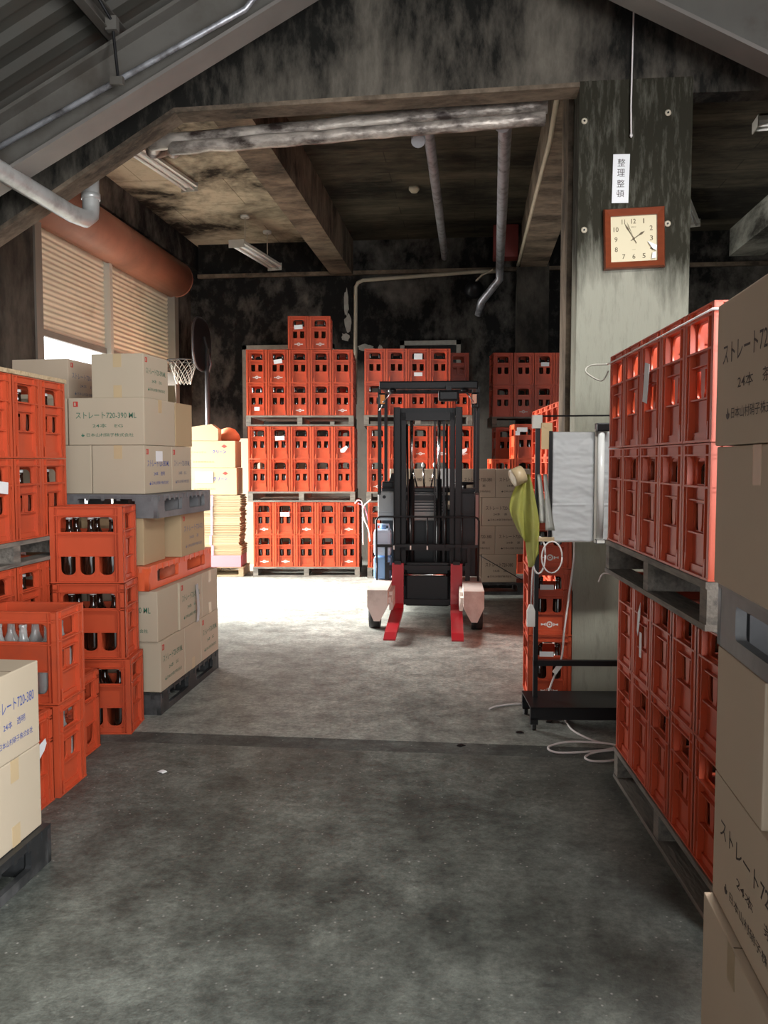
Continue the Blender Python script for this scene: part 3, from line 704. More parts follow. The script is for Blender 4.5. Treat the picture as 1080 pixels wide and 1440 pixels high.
ta = tower('stack left of forklift', -2.655, 9.95, AR, [(0, 0, .125, [AS, AS]), (HT, -.055, .125, [AS, AS]), (2 * HT, -.07, .125, [AS, AS])],
           'crates in the stack left of the forklift', kind=lambda T, r, c: 'mark' if (T, r, c) in emA else 'plain')
for c in (2, 3):
    x, y = M2(-2.655, 9.95, AR, -.07 + .02 + (c + .5) * PW - .03, .5 * PL); z = 3 * HT
    o = put_crate('mark', x, y, z, AR, 'orange crate on the very top of stack left of forklift, %s of the pair' % ('left' if c == 2 else 'right'), 'crates in the stack left of the forklift')
    crate_bottles(x, y, z, AR, 'the %s topmost crate of stack left of forklift' % ('left' if c == 2 else 'right'), 'brown', [(0, 0), (1, 0)], 'bottles in crates in the stack left of the forklift')
    if c == 2: label_child(o, z=.262, w=.10, h=.05, x=.0, rot=.06)
for key, kw in {(0, 1, 1, 0): dict(z=.245, w=.11, h=.05), (1, 1, 1, 0): dict(z=.25, w=.11, h=.05, rot=.05), (1, 1, 4, 0): dict(z=.12, w=.10, h=.06, torn=True, rot=.3), (2, 1, 1, 0): dict(z=.25, w=.10, h=.05, rot=.15),
                (2, 0, 0, 0): dict(z=.08, w=.06, h=.045), (2, 1, 1, 1): None}.items():
    if kw and key in ta: label_child(ta[key], **kw)
# tower behind the forklift
B5 = [(c, 0) for c in range(5)]
tb = tower('stack behind forklift', -1.270, 10.02, AR, [(0, .01, .125, [B5, B5]), (HT, .0, .125, [B5 + [(4, 1)], B5 + [(4, 1)]]), (2 * HT, -.03, .125, [B5 + [(4, 1)], [(c, 0) for c in range(4)] + [(4, 1)]])],
           'crates in the stack behind the forklift', kind=lambda T, r, c: 'mark' if (T, r, c) in {(1, 1, 2), (1, 1, 3), (1, 1, 4), (0, 0, 0), (0, 1, 0), (1, 0, 0)} else 'plain', hid=lambda T, r, c: T == 0 and c > 0)
label_child(tb[(2, 1, 2, 0)], z=.30, w=.10, h=.07); label_child(tb[(2, 1, 2, 0)], z=.09, w=.10, h=.045)
label_child(tb[(1, 1, 4, 0)], z=.10, w=.09, h=.06, torn=True)
# dark tower at the back right
tc = tower('dark stack by back wall', .236, 10.55, AR, [(0, .03, .125, [[(c, 0) for c in range(3)]] * 2), (HT, .04, .125, [[(c, 0) for c in range(4)]] * 2), (2 * HT, .0, .125, [[(c, 0) for c in range(4)]] * 2)],
           'crates in the dark stack by the back wall', pd=.50, pw=1.04, kind=lambda T, r, c: 'mark' if (T, r, c) == (2, 0, 1) else 'plain', hid=lambda T, r, c: c == 3 or T == 0, ords=['leftmost', 'second from left', 'third from left', 'rightmost'])
label_child(tc[(2, 1, 2, 0)], z=.25, w=.10, h=.05)
td = tower('stepped stack behind cartons', .205, 9.62, AR, [(0, .0, .125, [[(0, 0), (1, 0), (2, 0)]] * 2), (HT, .0, .125, [[(0, 0), (1, 0), (2, 0)], [(1, 0), (2, 0)]])],
           'crates in the stepped stack behind the cartons', pd=.60, pw=.80, hid=lambda T, r, c: T == 0 or c == 2, ords=['leftmost', 'middle', 'rightmost'], tiername=['bottom tier', 'upper tier'])
label_child(td[(1, 1, 1, 0)], z=.33, w=.12, h=.05, x=-.04)
label_child(td[(1, 1, 1, 0)], z=.29, w=.05, h=.05, x=-.09)
# tower just behind the pillar, its side towards us
ORD6 = ['farthest', 'second farthest', 'third farthest', 'third nearest', 'second nearest', 'nearest']
te = tower('stack behind pillar', .497, 7.29, R(-86), [(0, 0, .125, [[(c, 0) for c in range(6)]] * 2), (HT, 0, .125, [[(c, 0) for c in range(6)]] * 2)],
           'crates in the stack behind the pillar', pw=1.55, bottles=None, ords=ORD6, tiername=['lower tier', 'upper tier'])
# right-hand tower
HR = .14 + 2 * PH + .003
ORDN = ['farthest', 'second farthest', 'middle', 'second nearest', 'nearest']
R5 = [(c, 0) for c in range(5)] + [(c, 1) for c in range(5)]
tr = tower('right-hand crate stack', .640, 3.775, R(-86), [(0, 0, .14, [R5, R5])], 'crates in the right-hand stack', ords=ORDN, tiername=['lower tier'])
tr2 = tower('right-hand crate stack', .582, 3.73, R(-86.5), [(HR, 0, .14, [R5])], 'crates in the right-hand stack', ords=ORDN, tiername=['upper tier'])
for j in (0, 1, 2):
    for c in range(5):
        x, y = M2(.582, 3.73, R(-86.5), (c + .5) * PW, (j + .5) * PL)
        o = put_crate('plain', x, y, HR + .14 + .0015 + PH, R(-86.5), 'empty orange crate, %s, %s row from aisle, on top of right-hand stack' % (ORDN[c], ('first', 'second', 'third')[j]), 'crates in the right-hand stack')
        if j == 0 and c == 2:
            label_child(o, z=.225, w=.062, h=.14, rot=-.2, x=-.03, lift=.012)
label_child(tr[(0, 1, 1, 0)], z=.26, w=.035, h=.12, x=-.02, rot=-.1, lift=.01, torn=True); label_child(tr[(0, 1, 1, 0)], z=.15, w=.03, h=.10, x=.01, lift=.01)

# far-left tower, aligned with the room, narrow sides towards the aisle
ORDG = ['nearest', 'second nearest', 'second farthest', 'farthest']
HG = .12 + 2 * PH + .003
G4c = [(c, 0) for c in range(4)]
tg = tower('far-left crate stack', -2.152, 4.275 - 4 * PW, R(90), [(0, 0, .12, [G4c, G4c]), (HG, 0, .12, [G4c, G4c])], 'crates in the far-left stack', pw=1.045,
           bottles='capped', ords=ORDG, tiername=['lower tier', 'upper tier'], hid=lambda T, r, c: c == 0 or (T == 0 and r == 0))
label_child(tg[(1, 0, 1, 0)], face='F', z=.26, w=.13, h=.055, rot=-.1, lift=.01)
# column of three facing us, each with six bottles
g2 = R(7.2)
for i, nm in enumerate(('bottom', 'middle', 'top')):
    dx = (0, -.02, -.025)[i]
    x, y = M2(-1.755, 4.115, g2, -.5 * CL + dx, .5 * CW)
    # long side to the front: crate turned a quarter
    o = put_crate('plain', x, y, i * PH, g2 + PI / 2, '%s crate of the column of three, its long side facing us' % nm, 'column of three crates')
    for a, px in enumerate((-.111, 0, .111)):
        for b, py in enumerate((-.052, .052)):
            bx, by = M2(x, y, g2, px, py)
            put_bottle('capped', bx, by, i * PH + .0105, '%s %s bottle in the %s crate of the column of three' % (('front', 'back')[b], ('left', 'centre', 'right')[a], nm), 'bottles in the column of three crates')
# nearer low group
CLR = 'clear bottles in the low crates at left'
def low_crate(label, x, y, z, rz, where, spots):
    o = put_crate('plain', x, y, z, rz, label, 'low crates at the left')
    for a, b in spots:
        bx, by = M2(x, y, rz, (-.052, .052)[b], (-.111, 0, .111)[a])
        put_bottle('clear', bx, by, z + .0105, '%s %s clear bottle in the %s' % (('first', 'second', 'third')[a], ('nearer', 'farther')[b], where), CLR)
    return o
al = [(a, b) for a in range(3) for b in range(2)]
low_crate('open orange crate of clear bottles on top of the low group', -1.722 - CL / 2, 3.29 + CW / 2, PH, R(90 + 1), 'open top crate', al)
low_crate('orange floor crate under the open crate of clear bottles', -1.722 - CL / 2, 3.285 + CW / 2, 0, R(90 + 1), 'lower middle crate', al)
o = low_crate('orange floor crate with a paper slip, half behind the near cartons', -1.735 - CL / 2, 3.02 + CW / 2, 0, R(90), 'nearest low crate', [])
label_child(o, face='F', z=.26, w=.10, h=.06, x=.0, lift=.02, torn=True)
o = low_crate('orange floor crate with its long side to the aisle, before the column of three', -1.835 - CW / 2, 3.56 + CL / 2, 0, R(1), 'far low crate', [(0, 1), (1, 1)])
# column in front of the pillar
for i, nm in enumerate(('bottom', 'middle', 'top')):
    x = .325 + CW / 2; y = 4.935 + CL / 2
    o = put_crate('mark', x - .002 * i, y, i * PH, R(1), '%s crate of the column standing against the pillar' % nm, 'crates against the pillar')
    crate_bottles(x, y, i * PH, R(1), 'the %s crate against the pillar' % nm, 'brown', [(0, 0), (1, 0)], 'bottles in the crates against the pillar')
    if i < 2: label_child(o, z=.285, w=.08, h=.03, x=-.02)

# ---------------------------------------------------------------- cartons
CO = '日本山村硝子株式会社'
_cm = {}
def carton_mesh(lx, ly, lz, board, faces, ink, model, kindtxt):
    key = (lx, ly, lz, board, tuple(faces), ink, model, kindtxt)
    if key in _cm: return _cm[key]
    mb = MB().box(-lx / 2, lx / 2, -ly / 2, ly / 2, 0, lz, board, bev=.004)
    for fc in 'FBRL':   # flap seam just above/below
        pass
    mb.box(-lx / 2 + .004, lx / 2 - .004, -.0015, .0015, lz - .0005, lz + .0008, 'boardedge')
    for (fc, big) in faces:
        X = FACE[fc](lx + .0012, ly + .0012)
        w = lx if fc in 'FB' else ly
        def T(body, cx, cz, tw, th, col=ink, bold=.004): mb.add(text_mesh(body, tw, th, bold=bold), col, X @ Matrix.Translation((cx * w, cz * lz, 0)))
        T('ストレート' + model, .0, .63, w * .80, lz * .135)
        T(kindtxt, .02, .41, w * .40, lz * .085, bold=.003)
        T(CO, .05, .215, w * .62, lz * .075, bold=.003)
        r = .035 * lz * 1.1; cx = -.31 * w; cz = .215 * lz
        mb.add(curve_panel([(cx + r * math.cos(a), cz + r * math.sin(a)) for a in [PI + PI * i / 10 for i in range(11)]], [], .0006), ink, X)
        mb.add(curve_panel([(cx - r * .3, cz), (cx + r * .3, cz), (cx, cz + r)], [], .0006), ink, X)
        if big:   # small red square mark
            s = .055 * lz; cx = -.40 * w; cz = .87 * lz
            mb.add(curve_panel([(cx - s, cz - s), (cx + s, cz - s), (cx + s, cz + s), (cx - s, cz + s)], [[(cx - s * .65, cz - s * .65), (cx + s * .1, cz - s * .65), (cx + s * .1, cz + s * .65), (cx - s * .65, cz + s * .65)]], .0006), 'redink', X)
    _cm[key] = mb.mesh('carton'); return _cm[key]
def carton(label, x, y, z, rz, l=(.42, .33, .285), board='board', faces=(), ink='green', model='720-390 ML', kind='24本　EG', tape=(), group=None, tm='tape'):
    o = link('cardboard_carton', None, None, (x, y, z), rz, label, 'carton', group)
    link('box_body', carton_mesh(*l, board, faces, ink, model, kind), o)
    for fc, where in tape:    # strips folded from top (t) or bottom (b)
        X = FACE[fc](l[0] + .0008, l[1] + .0008); w = .05; zz = (l[2] - .075, l[2]) if where == 't' else (0, .07)
        mb = MB().add(curve_panel([(-w / 2, zz[0]), (w / 2, zz[0]), (w / 2, zz[1]), (-w / 2, zz[1])], [], .0006), tm, X)
        mb.obj('packing_tape', o, label='tan tape strip')
    return o

# near left cartons on black pallet: right faces seen, corner (-1.52, 2.75)
plastic_pallet('black plastic pallet under the near left cartons', -1.48, 1.66, 0, 0, h=.135)
for r, nm in enumerate(('lower', 'upper')):
    for k_ in range(3):
        carton('%s pale carton on near left pallet, %s one along the aisle' % (nm, ('farthest', 'middle', 'nearest')[k_]), -1.505 - .21, 2.745 - .22 - k_ * .335 + .055, .137 + r * .294, 0, (.42, .33, .292),
               'board', faces=[('R', False)] if r == 1 else (), ink='blue', model='720-380', kind='24本　透明', tape=([('R', 't'), ('R', 'b')] if r == 0 else []), group='cartons on the near left pallet')

# centre-left tower of cartons
GX, GY, GR = -1.72, 4.44, R(.5)
plastic_pallet('black plastic pallet on the floor under the tall carton stack', GX, GY, 0, GR, h=.125)
def g5(label, x, y, z, l, faces=(), tape=(), r=GR, ox=GX, oy=GY, **kw):
    """x,y = near right corner offsets from the stack corner"""
    px, py = M2(ox, oy, r, x - l[0] / 2, y + l[1] / 2)
    return carton(label, px, py, z, r, l, faces=faces, tape=tape, group='cartons of the tall centre-left stack', **kw)
z0 = .127
cA, cB = (.31, .40, .283), (.40, .31, .283)
g5('lowest carton at near corner of tall stack, green print and red mark', 0, .01, z0, (.40, .40, .283), [('R', True)])
g5('lowest plain carton in the middle of tall stack side', 0, .415, z0, cB, tape=[('R', 'b')])
g5('lowest carton at far end of tall stack, green print', 0, .73, z0, (.31, .37, .283), [('R', True)])
g5('second-layer plain carton at near corner, green letters on its front', -.01, .0, z0 + .285, (.40, .33, .283), [('F', False)], [])
g5('second-layer carton with green print and a white paper strip', 0, .335, z0 + .285, (.31, .42, .283), [('R', True)])
g5('second-layer plain taped carton at far end of tall stack', 0, .76, z0 + .285, (.40, .33, .283), tape=[('R', 't'), ('R', 'b')])
for x, y in ((-.42, .0), (-.42, .42)):
    g5('inner carton of lowest layer, %s' % ('near' if y == 0 else 'far'), x, y + .01, z0, (.33, .40, .283))
    g5('inner carton of second layer, %s' % ('near' if y == 0 else 'far'), x, y + .01, z0 + .285, (.33, .40, .283))
px, py = M2(GX, GY, GR, .003, .60)
MB().grid(2, 8, lambda u, v: (.002 + .012 * math.sin(v * 3), u * .05 - .01 * math.sin(v * 4), -.24 * v), 'paper', .001).obj('paper_strip', None, (px + .004, py, z0 + .52), GR, label='long white paper strip hanging on second-layer carton of tall stack', cat='paper strip')
z1 = z0 + .57 + .002
plastic_pallet('orange plastic pallet in the middle of the tall carton stack', GX - .05, GY - .02, z1, R(-.5), w=1.1, d=1.08, h=.135, m='plasor')
z2 = z1 + .137
g5('tan carton at near corner on the orange pallet', -.09, .02, z2, (.36, .33, .262), board='board_tan', tape=[])
g5('tan carton with grey print at far part of orange pallet', -.02, .44, z2, (.33, .45, .262), [('R', True)], board='board_tan', ink='greyblue', model='720-02', kind='24本　茶')
g5('inner tan carton on the orange pallet', -.46, .1, z2, (.36, .5, .262), board='board_tan')
z3 = z2 + .264
UR = R(-3)
plastic_pallet('grey plastic pallet carrying the uppermost cartons of tall stack', GX + .0, GY + .0, z3, UR, d=.80, h=.13, m='plasgrey')
z4 = z3 + .132
U = dict(r=UR, ox=GX, oy=GY)
g5('first layer on grey pallet, carton with blue print and white label', -.09, .04, z4, (.31, .37, .27), [('R', True)], [('F', 't')], ink='blue', model='720-380 ML', kind='24本　透明', **U)
g5('first layer on grey pallet, carton with green print at far end', -.09, .415, z4, (.31, .30, .27), [('R', True)], ink='greyblue', **U)
g5('plain taped carton left of the blue-printed one on the grey pallet', -.405, .04, z4, (.33, .50, .27), tape=[], **U)
g5('leftmost plain carton on the grey pallet', -.74, .04, z4, (.33, .50, .27), **U)
z5 = z4 + .272
g5('wide carton with large green lettering on its front', -.09, .045, z5, (.45, .42, .262), [('F', True)], [('R', 't')], **U)
g5('plain carton beside the wide green-lettered carton', -.55, .045, z5, (.45, .45, .262), **U)
g5('tan carton with raised flaps beside the wide green-lettered carton', -.09, .475, z5 - .0, (.31, .26, .262), board='board_tan', **U)
px, py = M2(GX, GY, UR, -.09, .475)
MB().grid(1, 1, lambda u, v: (-.31 + .31 * u, 0 - .0 * v, .0 + 0.0 * v) if v == 0 else (-.31 + .31 * u, -.02, .10), 'board_tan', .003).obj('carton_flap', None, (px, py + .02, z5 + .264), UR, label='raised tan carton flap behind the wide green-lettered carton', cat='flap')
z6 = z5 + .264
g5('topmost carton at right of tall stack, small green print on its side', -.11, .09, z6, (.31, .33, .245), [('R', True)], [('F', 't'), ('F', 'b')], **U)
g5('topmost carton at left of tall stack, grey print on its side', -.68, .30, z6, (.36, .42, .250), [('R', True)], board='board_warm', ink='greyblue', **U)
lb = [o for o in COL.objects if o.get('label', '').startswith('first layer on grey pallet, carton with blue')][0]
MB().box(.1565, .158, -.04, .05, .18, .24, 'paper').obj('paper_label', lb, label='white paper label')

# cartons behind the forklift
plastic_pallet('black pallet under the cartons right of the forklift', .62, 8.92, 0, AR, h=.13, w=1.2, d=.50)
for r in range(4):
    off = (.0, .145, .0, .145)[3 - r] if False else (.12, .0, .12, .0)[r]
    for c in range(4):
        x, y = M2(.62, 8.925, AR, -.02 - off * 0 - (3 - c) * .37 - .18 + (.0 if r % 2 else -.14), .17)
        if c == 0 and r % 2 == 0: continue
        carton('carton right of forklift, row %s, %s' % (('one above the pallet', 'two', 'three', 'four, topmost')[r], ('leftmost', 'second from left', 'third from left', 'rightmost')[c]), x, y, .132 + r * .300, AR, (.366, .33, .298),
               'board_warm', faces=[('F', False)], ink='ink', model='720-380', kind='24本　茶', group='cartons stacked right of the forklift')
MB().tube([M2(.62, 8.925, AR, -.55, -.004) + (.42,), M2(.62, 8.925, AR, -.1, -.004) + (.16,)], .004, 'black').obj('strap', label='thin black strap slanting across the lowest cartons right of forklift', cat='strap')
px, py = M2(.62, 8.9, AR, -.86, .1)
MB().box(-.09, .09, -.005, .0, 0, .20, 'paper').obj('paper_sheet', None, (px, py - .12, 1.335 - .2), AR, label='white paper sheet on the cartons beside the forklift mast', cat='paper')

# near right cartons
RRm = R(-1.2)
def r2(label, z, l, dx=0, dy=0, faces=(), tape=(), **kw):
    px, py = M2(.538, 1.89, RRm, dx + l[0] / 2, dy - l[1] / 2)
    return carton(label, px, py, z, RRm, l, 'board_warm', faces, 'ink', '720-380', '24本　茶', tape, 'cartons of the near right stack', 'tape_dull', **kw)
wood_pallet('grey wooden pallet beneath the near right cartons', .56, .78, 0, 0, h=.13, w=1.1, d=1.1)
LL = (.40, .44, .288)
bt = r2('lowest near right carton, slightly pulled out, with brown tape', .135, (.42, .44, .318), -.018, .0, tape=[('L', 't')])
r2('lowest far-right neighbour of the pulled-out carton', .135, (.42, .44, .318), -.018, -.45)
r2('near right carton with dark print just above the pulled-out one', .456, (.42, .56, .277), 0, 0, faces=[('L', False)])
r2('nearer carton beside the dark-printed second layer one', .456, (.42, .42, .277), 0, -.57)
r2('third-layer plain carton of near right stack', .735, (.42, .32, .277), 0, 0, tape=[])
r2('third-layer carton nearer to camera in near right stack', .735, (.42, .55, .277), .03, -.33)
plastic_pallet('dark plastic pallet in the middle of near right stack', *M2(.538, 1.89, RRm, 1.10, -1.09), 1.014, RRm, m='plasgrey', h=.138)
r2('plain carton with tape directly on the dark pallet, near right stack', 1.154, (.42, .56, .292), -.015, -.01, tape=[('L', 't')])
r2('nearer plain carton on the dark pallet', 1.154, (.42, .42, .292), -.015, -.58)
r2('topmost near right carton with dark print', 1.448, (.42, .50, .298), -.018, -.005, faces=[('L', False)])
r2('nearer topmost carton beside the dark-printed one', 1.448, (.42, .42, .298), -.018, -.515)

# ---------------------------------------------------------------- corner group left of the crate tower
cgx, cgy = -2.79, 9.93
wood_pallet('pale wooden pallet under the flattened cardboard bundles', cgx - .80, cgy - .02, 0, AR, w=.80, d=.5, h=.12, m='woodpale', group=None)
mb = MB().box(-.76, 0, 0, .44, 0, .14, pmat('pink board', (.62, .22, .25), .7)); mb.obj('pink_box', None, (cgx - .02, cgy + .01, .122), AR, label='flat pink carton between pale pallet and cardboard bundles', cat='carton')
z = .264
random.seed(11)
for i in range(6):
    n = (10, 10, 9, 10, 9, 11)[i]; mb = MB(); th = .0122
    ddx = random.uniform(-.03, .02)
    for q in range(n):
        jx = random.uniform(-.012, .012); mb.box(-.74 + jx + ddx, 0 + jx + ddx, random.uniform(0, .01), .43, q * th, q * th + th * .8, 'board_cream' if i % 2 else 'board_tan')
    o = mb.obj('cardboard_bundle', None, (cgx - .01, cgy + .02, z), AR, label='bundle of flattened cartons, %s in the pile' % ('lowest', 'second lowest', 'third lowest', 'third from top', 'second from top', 'topmost')[i], cat='cardboard bundle', group='flattened carton bundles')
    MB().box(-.36 + ddx, -.335 + ddx, -.006, -.002, 0, n * th, 'pink').obj('twine_band', o, label='pink tie')
    z += n * th + .003
def small_carton(label, x, y, z, rz, l, txt, brd='board_cream'):
    o = thing('cardboard_carton', label, 'carton', (x, y, z), rz)
    mb = MB().box(-l[0] / 2, l[0] / 2, -l[1] / 2, l[1] / 2, 0, l[2], brd, bev=.004)
    X = FACE['F'](l[0] + .002, l[1] + .002)
    if txt:
        mb.add(text_mesh(txt, .17, .045, bold=.03), 'blue', X @ Matrix.Translation((.14, l[2] * .60, 0)))
        mb.add(curve_panel([(.20, l[2] * .8 - .022), (.235, l[2] * .8), (.20, l[2] * .8 + .022), (.165, l[2] * .8)], [], .001), 'redink', X)
        mb.add(text_mesh('ハイクォリティ', .22, .02), 'orangeink', X @ Matrix.Translation((-.13, l[2] * .58, 0)))
        mb.add(text_mesh('日本製紙株式会社', .26, .02), 'orangeink', X @ Matrix.Translation((-.05, l[2] * .22, 0)))
    mb.obj('box_body', o)
    return o
x, y = M2(cgx, cgy, AR, -.40, .24)
a = small_carton('cream carton on cardboard bundles, partly covered by a white sheet', x, y, z + .002, AR, (.68, .42, .325), 'クリーン')
MB().box(-.16, .05, -.2165, -.2125, .15, .28, 'paper').obj('paper_label', a, label='white sheet')
b = small_carton('cream carton with blue lettering, upper of the two cream ones', x - .01, y, z + .330, AR, (.67, .42, .325), 'クリーン')
mb = MB().prism([(-.42, 0), (.02, 0), (.02, .14), (-.06, .20), (-.42, .15)], 0, .22, 'board_cream').obj('open_carton', None, (x + .12, y - .20, z + .658), AR, label='opened cream carton lying on the cream cartons', cat='carton')
mb = MB().lathe([(.13, 0), (.15, .03), (.13, .09), (.08, .15), (.02, .17)], 'terracotta', c=(0, 0, 0)); mb.obj('sack', None, (x + .17, y + .14, z + .658), 0, label='orange brown sack behind the opened cream carton', cat='sack')
bx, by = -3.35, 11.08
mb = MB().box(-.62, .30, -.15, .20, 0, 1.72, 'board_warm'); mb.obj('tall_carton', None, (bx + .15, by + .25, 0), AR, label='tall brown carton in the corner behind the cream cartons', cat='carton')
MB().grid(10, 3, lambda u, v: (-.60 + .42 * u, -.3 + .35 * v, .10 * math.sin(u * 5 + v) * .4 + .09 + .02 * math.sin(u * 23)), 'tarp', .10).obj('tarpaulin', None, (bx + .1, by + .42, 1.74), AR, label='folded blue sheeting lying in the back left corner', cat='tarpaulin')

# basketball hoop
hp = thing('basketball_hoop', 'portable basketball hoop with black backboard in the back left corner', 'basketball hoop', (-3.40, 10.56, 0), 0)
MB().cyl((0, 0, 0), (0, 0, 2.85), .032, 'sheetgrey', n=12).tube([(0, 0, 2.5), (.05, 0, 2.65), (-.04, 0, 3.0)], .018, 'sheetgrey').obj('pole', hp)
MB().prism([(-.30, -.02), (.30, -.02), (.25, .06), (-.25, .06)], -.06, .25, 'black', Matrix.Translation((0, 0, .03))).obj('base', hp)
bb = []
for i in range(20):
    a = 2 * PI * i / 20; bb.append((.42 * math.copysign(abs(math.cos(a)) ** .7, math.cos(a)), .33 * math.copysign(abs(math.sin(a)) ** .8, math.sin(a))))
mm = Matrix.Translation((-.07, 0, 2.90)) @ Matrix.Rotation(R(93), 4, 'Z')
MB().prism(bb, -.012, .012, 'black', mm).tube([mm @ Vector((x * 1.0, 0, z)) for x, z in bb], .016, 'sheetgrey', closed=True).obj('backboard', hp)
rc = Vector((-.31, -.02, 2.70))
ring = [rc + Vector((.20 * math.cos(2 * PI * i / 20), .20 * math.sin(2 * PI * i / 20), 0)) for i in range(20)]
MB().tube(ring, .009, 'sheetgrey', closed=True).box(-.17, -.10, -.06, .06, 2.66, 2.72, 'sheetgrey').obj('rim', hp)
mb = MB()
for i in range(12):
    for sgn in (-1, 1):
        pts = []
        for q in range(7):
            s_ = q / 6; a = 2 * PI * i / 12 + sgn * s_ * 1.3; r_ = .20 - .11 * s_ ** .7; pts.append(rc + Vector((r_ * math.cos(a), r_ * math.sin(a), -.30 * s_)))
        mb.tube(pts, .004, 'net', 4)
mb.obj('net', hp)

# ---------------------------------------------------------------- forklift
fk = thing('reach_forklift', 'black and grey reach forklift with red forks facing us', 'forklift', (-.41, 7.70, 0), R(1.7))
def P(name, mb, label=None, parent=fk): return mb.obj(name, parent, label=label)
# chassis and panels
P('chassis', MB().box(-.46, .46, .12, 1.0, .12, .62, 'truckblack', bev=.02).box(-.44, .44, .16, 1.0, .60, .96, 'truckblack', bev=.01))
P('front_panel', MB().box(-.47, -.27, .10, .95, .93, 1.13, 'truckgrey', bev=.012).box(-.47, -.29, .10, .8, .86, .94, 'truckgrey', bev=.01).cyl((-.41, .098, 1.08), (-.41, .09, 1.08), .016, 'black', n=12), 'light grey left panel')
mb = MB().box(-.22, .18, .10, .9, .86, 1.12, 'truckgrey', bev=.01)
for i in range(7): mb.box(-.19, .15, .088, .102, .93 + i * .027, .942 + i * .027, 'truckgrey').box(-.19, .15, .096, .101, .942 + i * .027, .955 + i * .027, 'truckblack')
P('louvre_panel', mb)
P('side_cover', MB().box(.22, .455, .12, .95, .62, 1.12, 'truckblack', bev=.015).box(.43, .475, .10, .97, .62, 1.13, pmat('pinkish grey trim', (.42, .33, .31), .5), bev=.008))
P('dashboard', MB().box(-.44, .20, .15, .6, 1.12, 1.165, 'black', bev=.01).box(-.44, -.26, .2, .5, 1.16, 1.22, 'black', bev=.01).prism([(-.38, 1.21), (-.26, 1.21), (-.28, 1.26), (-.35, 1.30)], .25, .45, 'black').box(.22, .46, .2, .7, 1.12, 1.15, 'black'))
mb = MB().tube([(.34 + .09 * math.cos(2 * PI * i / 16), .40 + .09 * math.sin(2 * PI * i / 16), 1.20) for i in range(16)], .012, 'black', closed=True).cyl((.34, .40, 1.14), (.34, .40, 1.20), .02, 'black').box(.26, .42, .39, .41, 1.19, 1.205, 'black')
P('steering_wheel', mb)
for x, dx in ((-.11, -.045), (-.045, -.01), (.02, .035)):
    l = P('control_lever', MB().tube([(x, .3, 1.16), (x + dx, .28, 1.36)], .007, 'chrome').lathe([(.008, 0), (.014, .01), (.014, .03), (.006, .045)], 'white', c=(x + dx, .28, 1.355)))
# overhead guard
gz = 2.15
for x in (-.455, .455):
    for y in (.12, .92):
        P('guard_post', MB().box(x - .016, x + .016, y - .02, y + .02, 1.1 if y < .5 else .9, gz - .05, 'blackmetal'))
mb = MB().box(-.455, .455, .08, .16, gz - .075, gz, 'blackmetal', bev=.012).box(-.455, .455, .90, .95, gz - .05, gz, 'blackmetal', bev=.01)
for x in (-.455, .42): mb.box(x, x + .035, .1, .95, gz - .05, gz, 'blackmetal')
for i in range(7): mb.box(-.36 + i * .12 - .012, -.36 + i * .12 + .012, .15, .92, gz - .02, gz - .005, 'blackmetal')
P('overhead_guard', mb)
for s in (-1, 1):
    tl = P('turn_lamp', MB().box(s * .43 - .035, s * .43 + .035, .04, .08, 1.90, 2.04, 'black', bev=.01).box(s * .42 - .028, s * .42 + .028, .025, .042, 1.93, 2.03, 'amber', bev=.008), 'amber indicator lens')
    P('mirror_arm', MB().tube([(s * .45, .06, 1.88), (s * .40, .02, 1.97), (s * .33, .0, 2.05)], .007, 'chrome').lathe([(.01, 0), (.038, .01), (.04, .03), (.02, .05)], 'black', c=(s * .33, 0, 2.03)))
P('work_lamp', MB().box(.09, .28, .0, .10, 1.96, 2.06, 'black', bev=.02).box(.16, .21, .02, .10, 2.05, 2.1, 'black'))
# mast
mb = MB()
for s in (-1, 1):
    a, b = sorted((s * .31, s * .25)); mb.box(a, b, -.10, -.08, .10, 1.90, 'blackmetal').box(a, b, .04, .06, .10, 1.90, 'blackmetal'); a, b = sorted((s * .31, s * .298)); mb.box(a, b, -.1, .06, .10, 1.90, 'blackmetal')
mb.box(-.31, .31, .04, .06, 1.83, 1.90, 'blackmetal').box(-.31, .31, .03, .06, 1.05, 1.10, 'blackmetal').box(-.31, .31, .03, .06, .30, .38, 'blackmetal')
P('outer_mast', mb)
mb = MB()
for s in (-1, 1):
    a, b = sorted((s * .245, s * .20)); mb.box(a, b, -.09, -.075, .10, 1.86, 'blackmetal').box(a, b, .02, .035, .10, 1.86, 'blackmetal'); a, b = sorted((s * .245, s * .236)); mb.box(a, b, -.09, .035, .10, 1.86, 'blackmetal')
mb.box(-.24, .24, -.09, -.06, 1.78, 1.85, 'blackmetal').box(-.24, .24, -.09, -.06, .60, .66, 'blackmetal')
P('inner_mast', mb)
for x in (-.15, .10): P('lift_cylinder', MB().cyl((x, .01, .12), (x, .01, 1.25), .026, 'blackmetal').cyl((x, .01, 1.25), (x, .01, 1.78), .015, 'chrome').cyl((x - .012, .01, 1.76), (x + .012, .01, 1.76), .05, 'blackmetal', n=20))
P('lift_chain', MB().box(.135, .155, -.045, -.035, .4, 1.80, 'blackmetal').box(.055, .07, -.045, -.035, .4, 1.80, 'blackmetal').tube([(-.19, -.05, 1.75), (-.18, -.05, 1.0), (-.19, -.05, .5)], .009, 'black').tube([(.17, -.05, 1.75), (.175, -.05, 1.2), (.165, -.05, .5)], .009, 'black'))
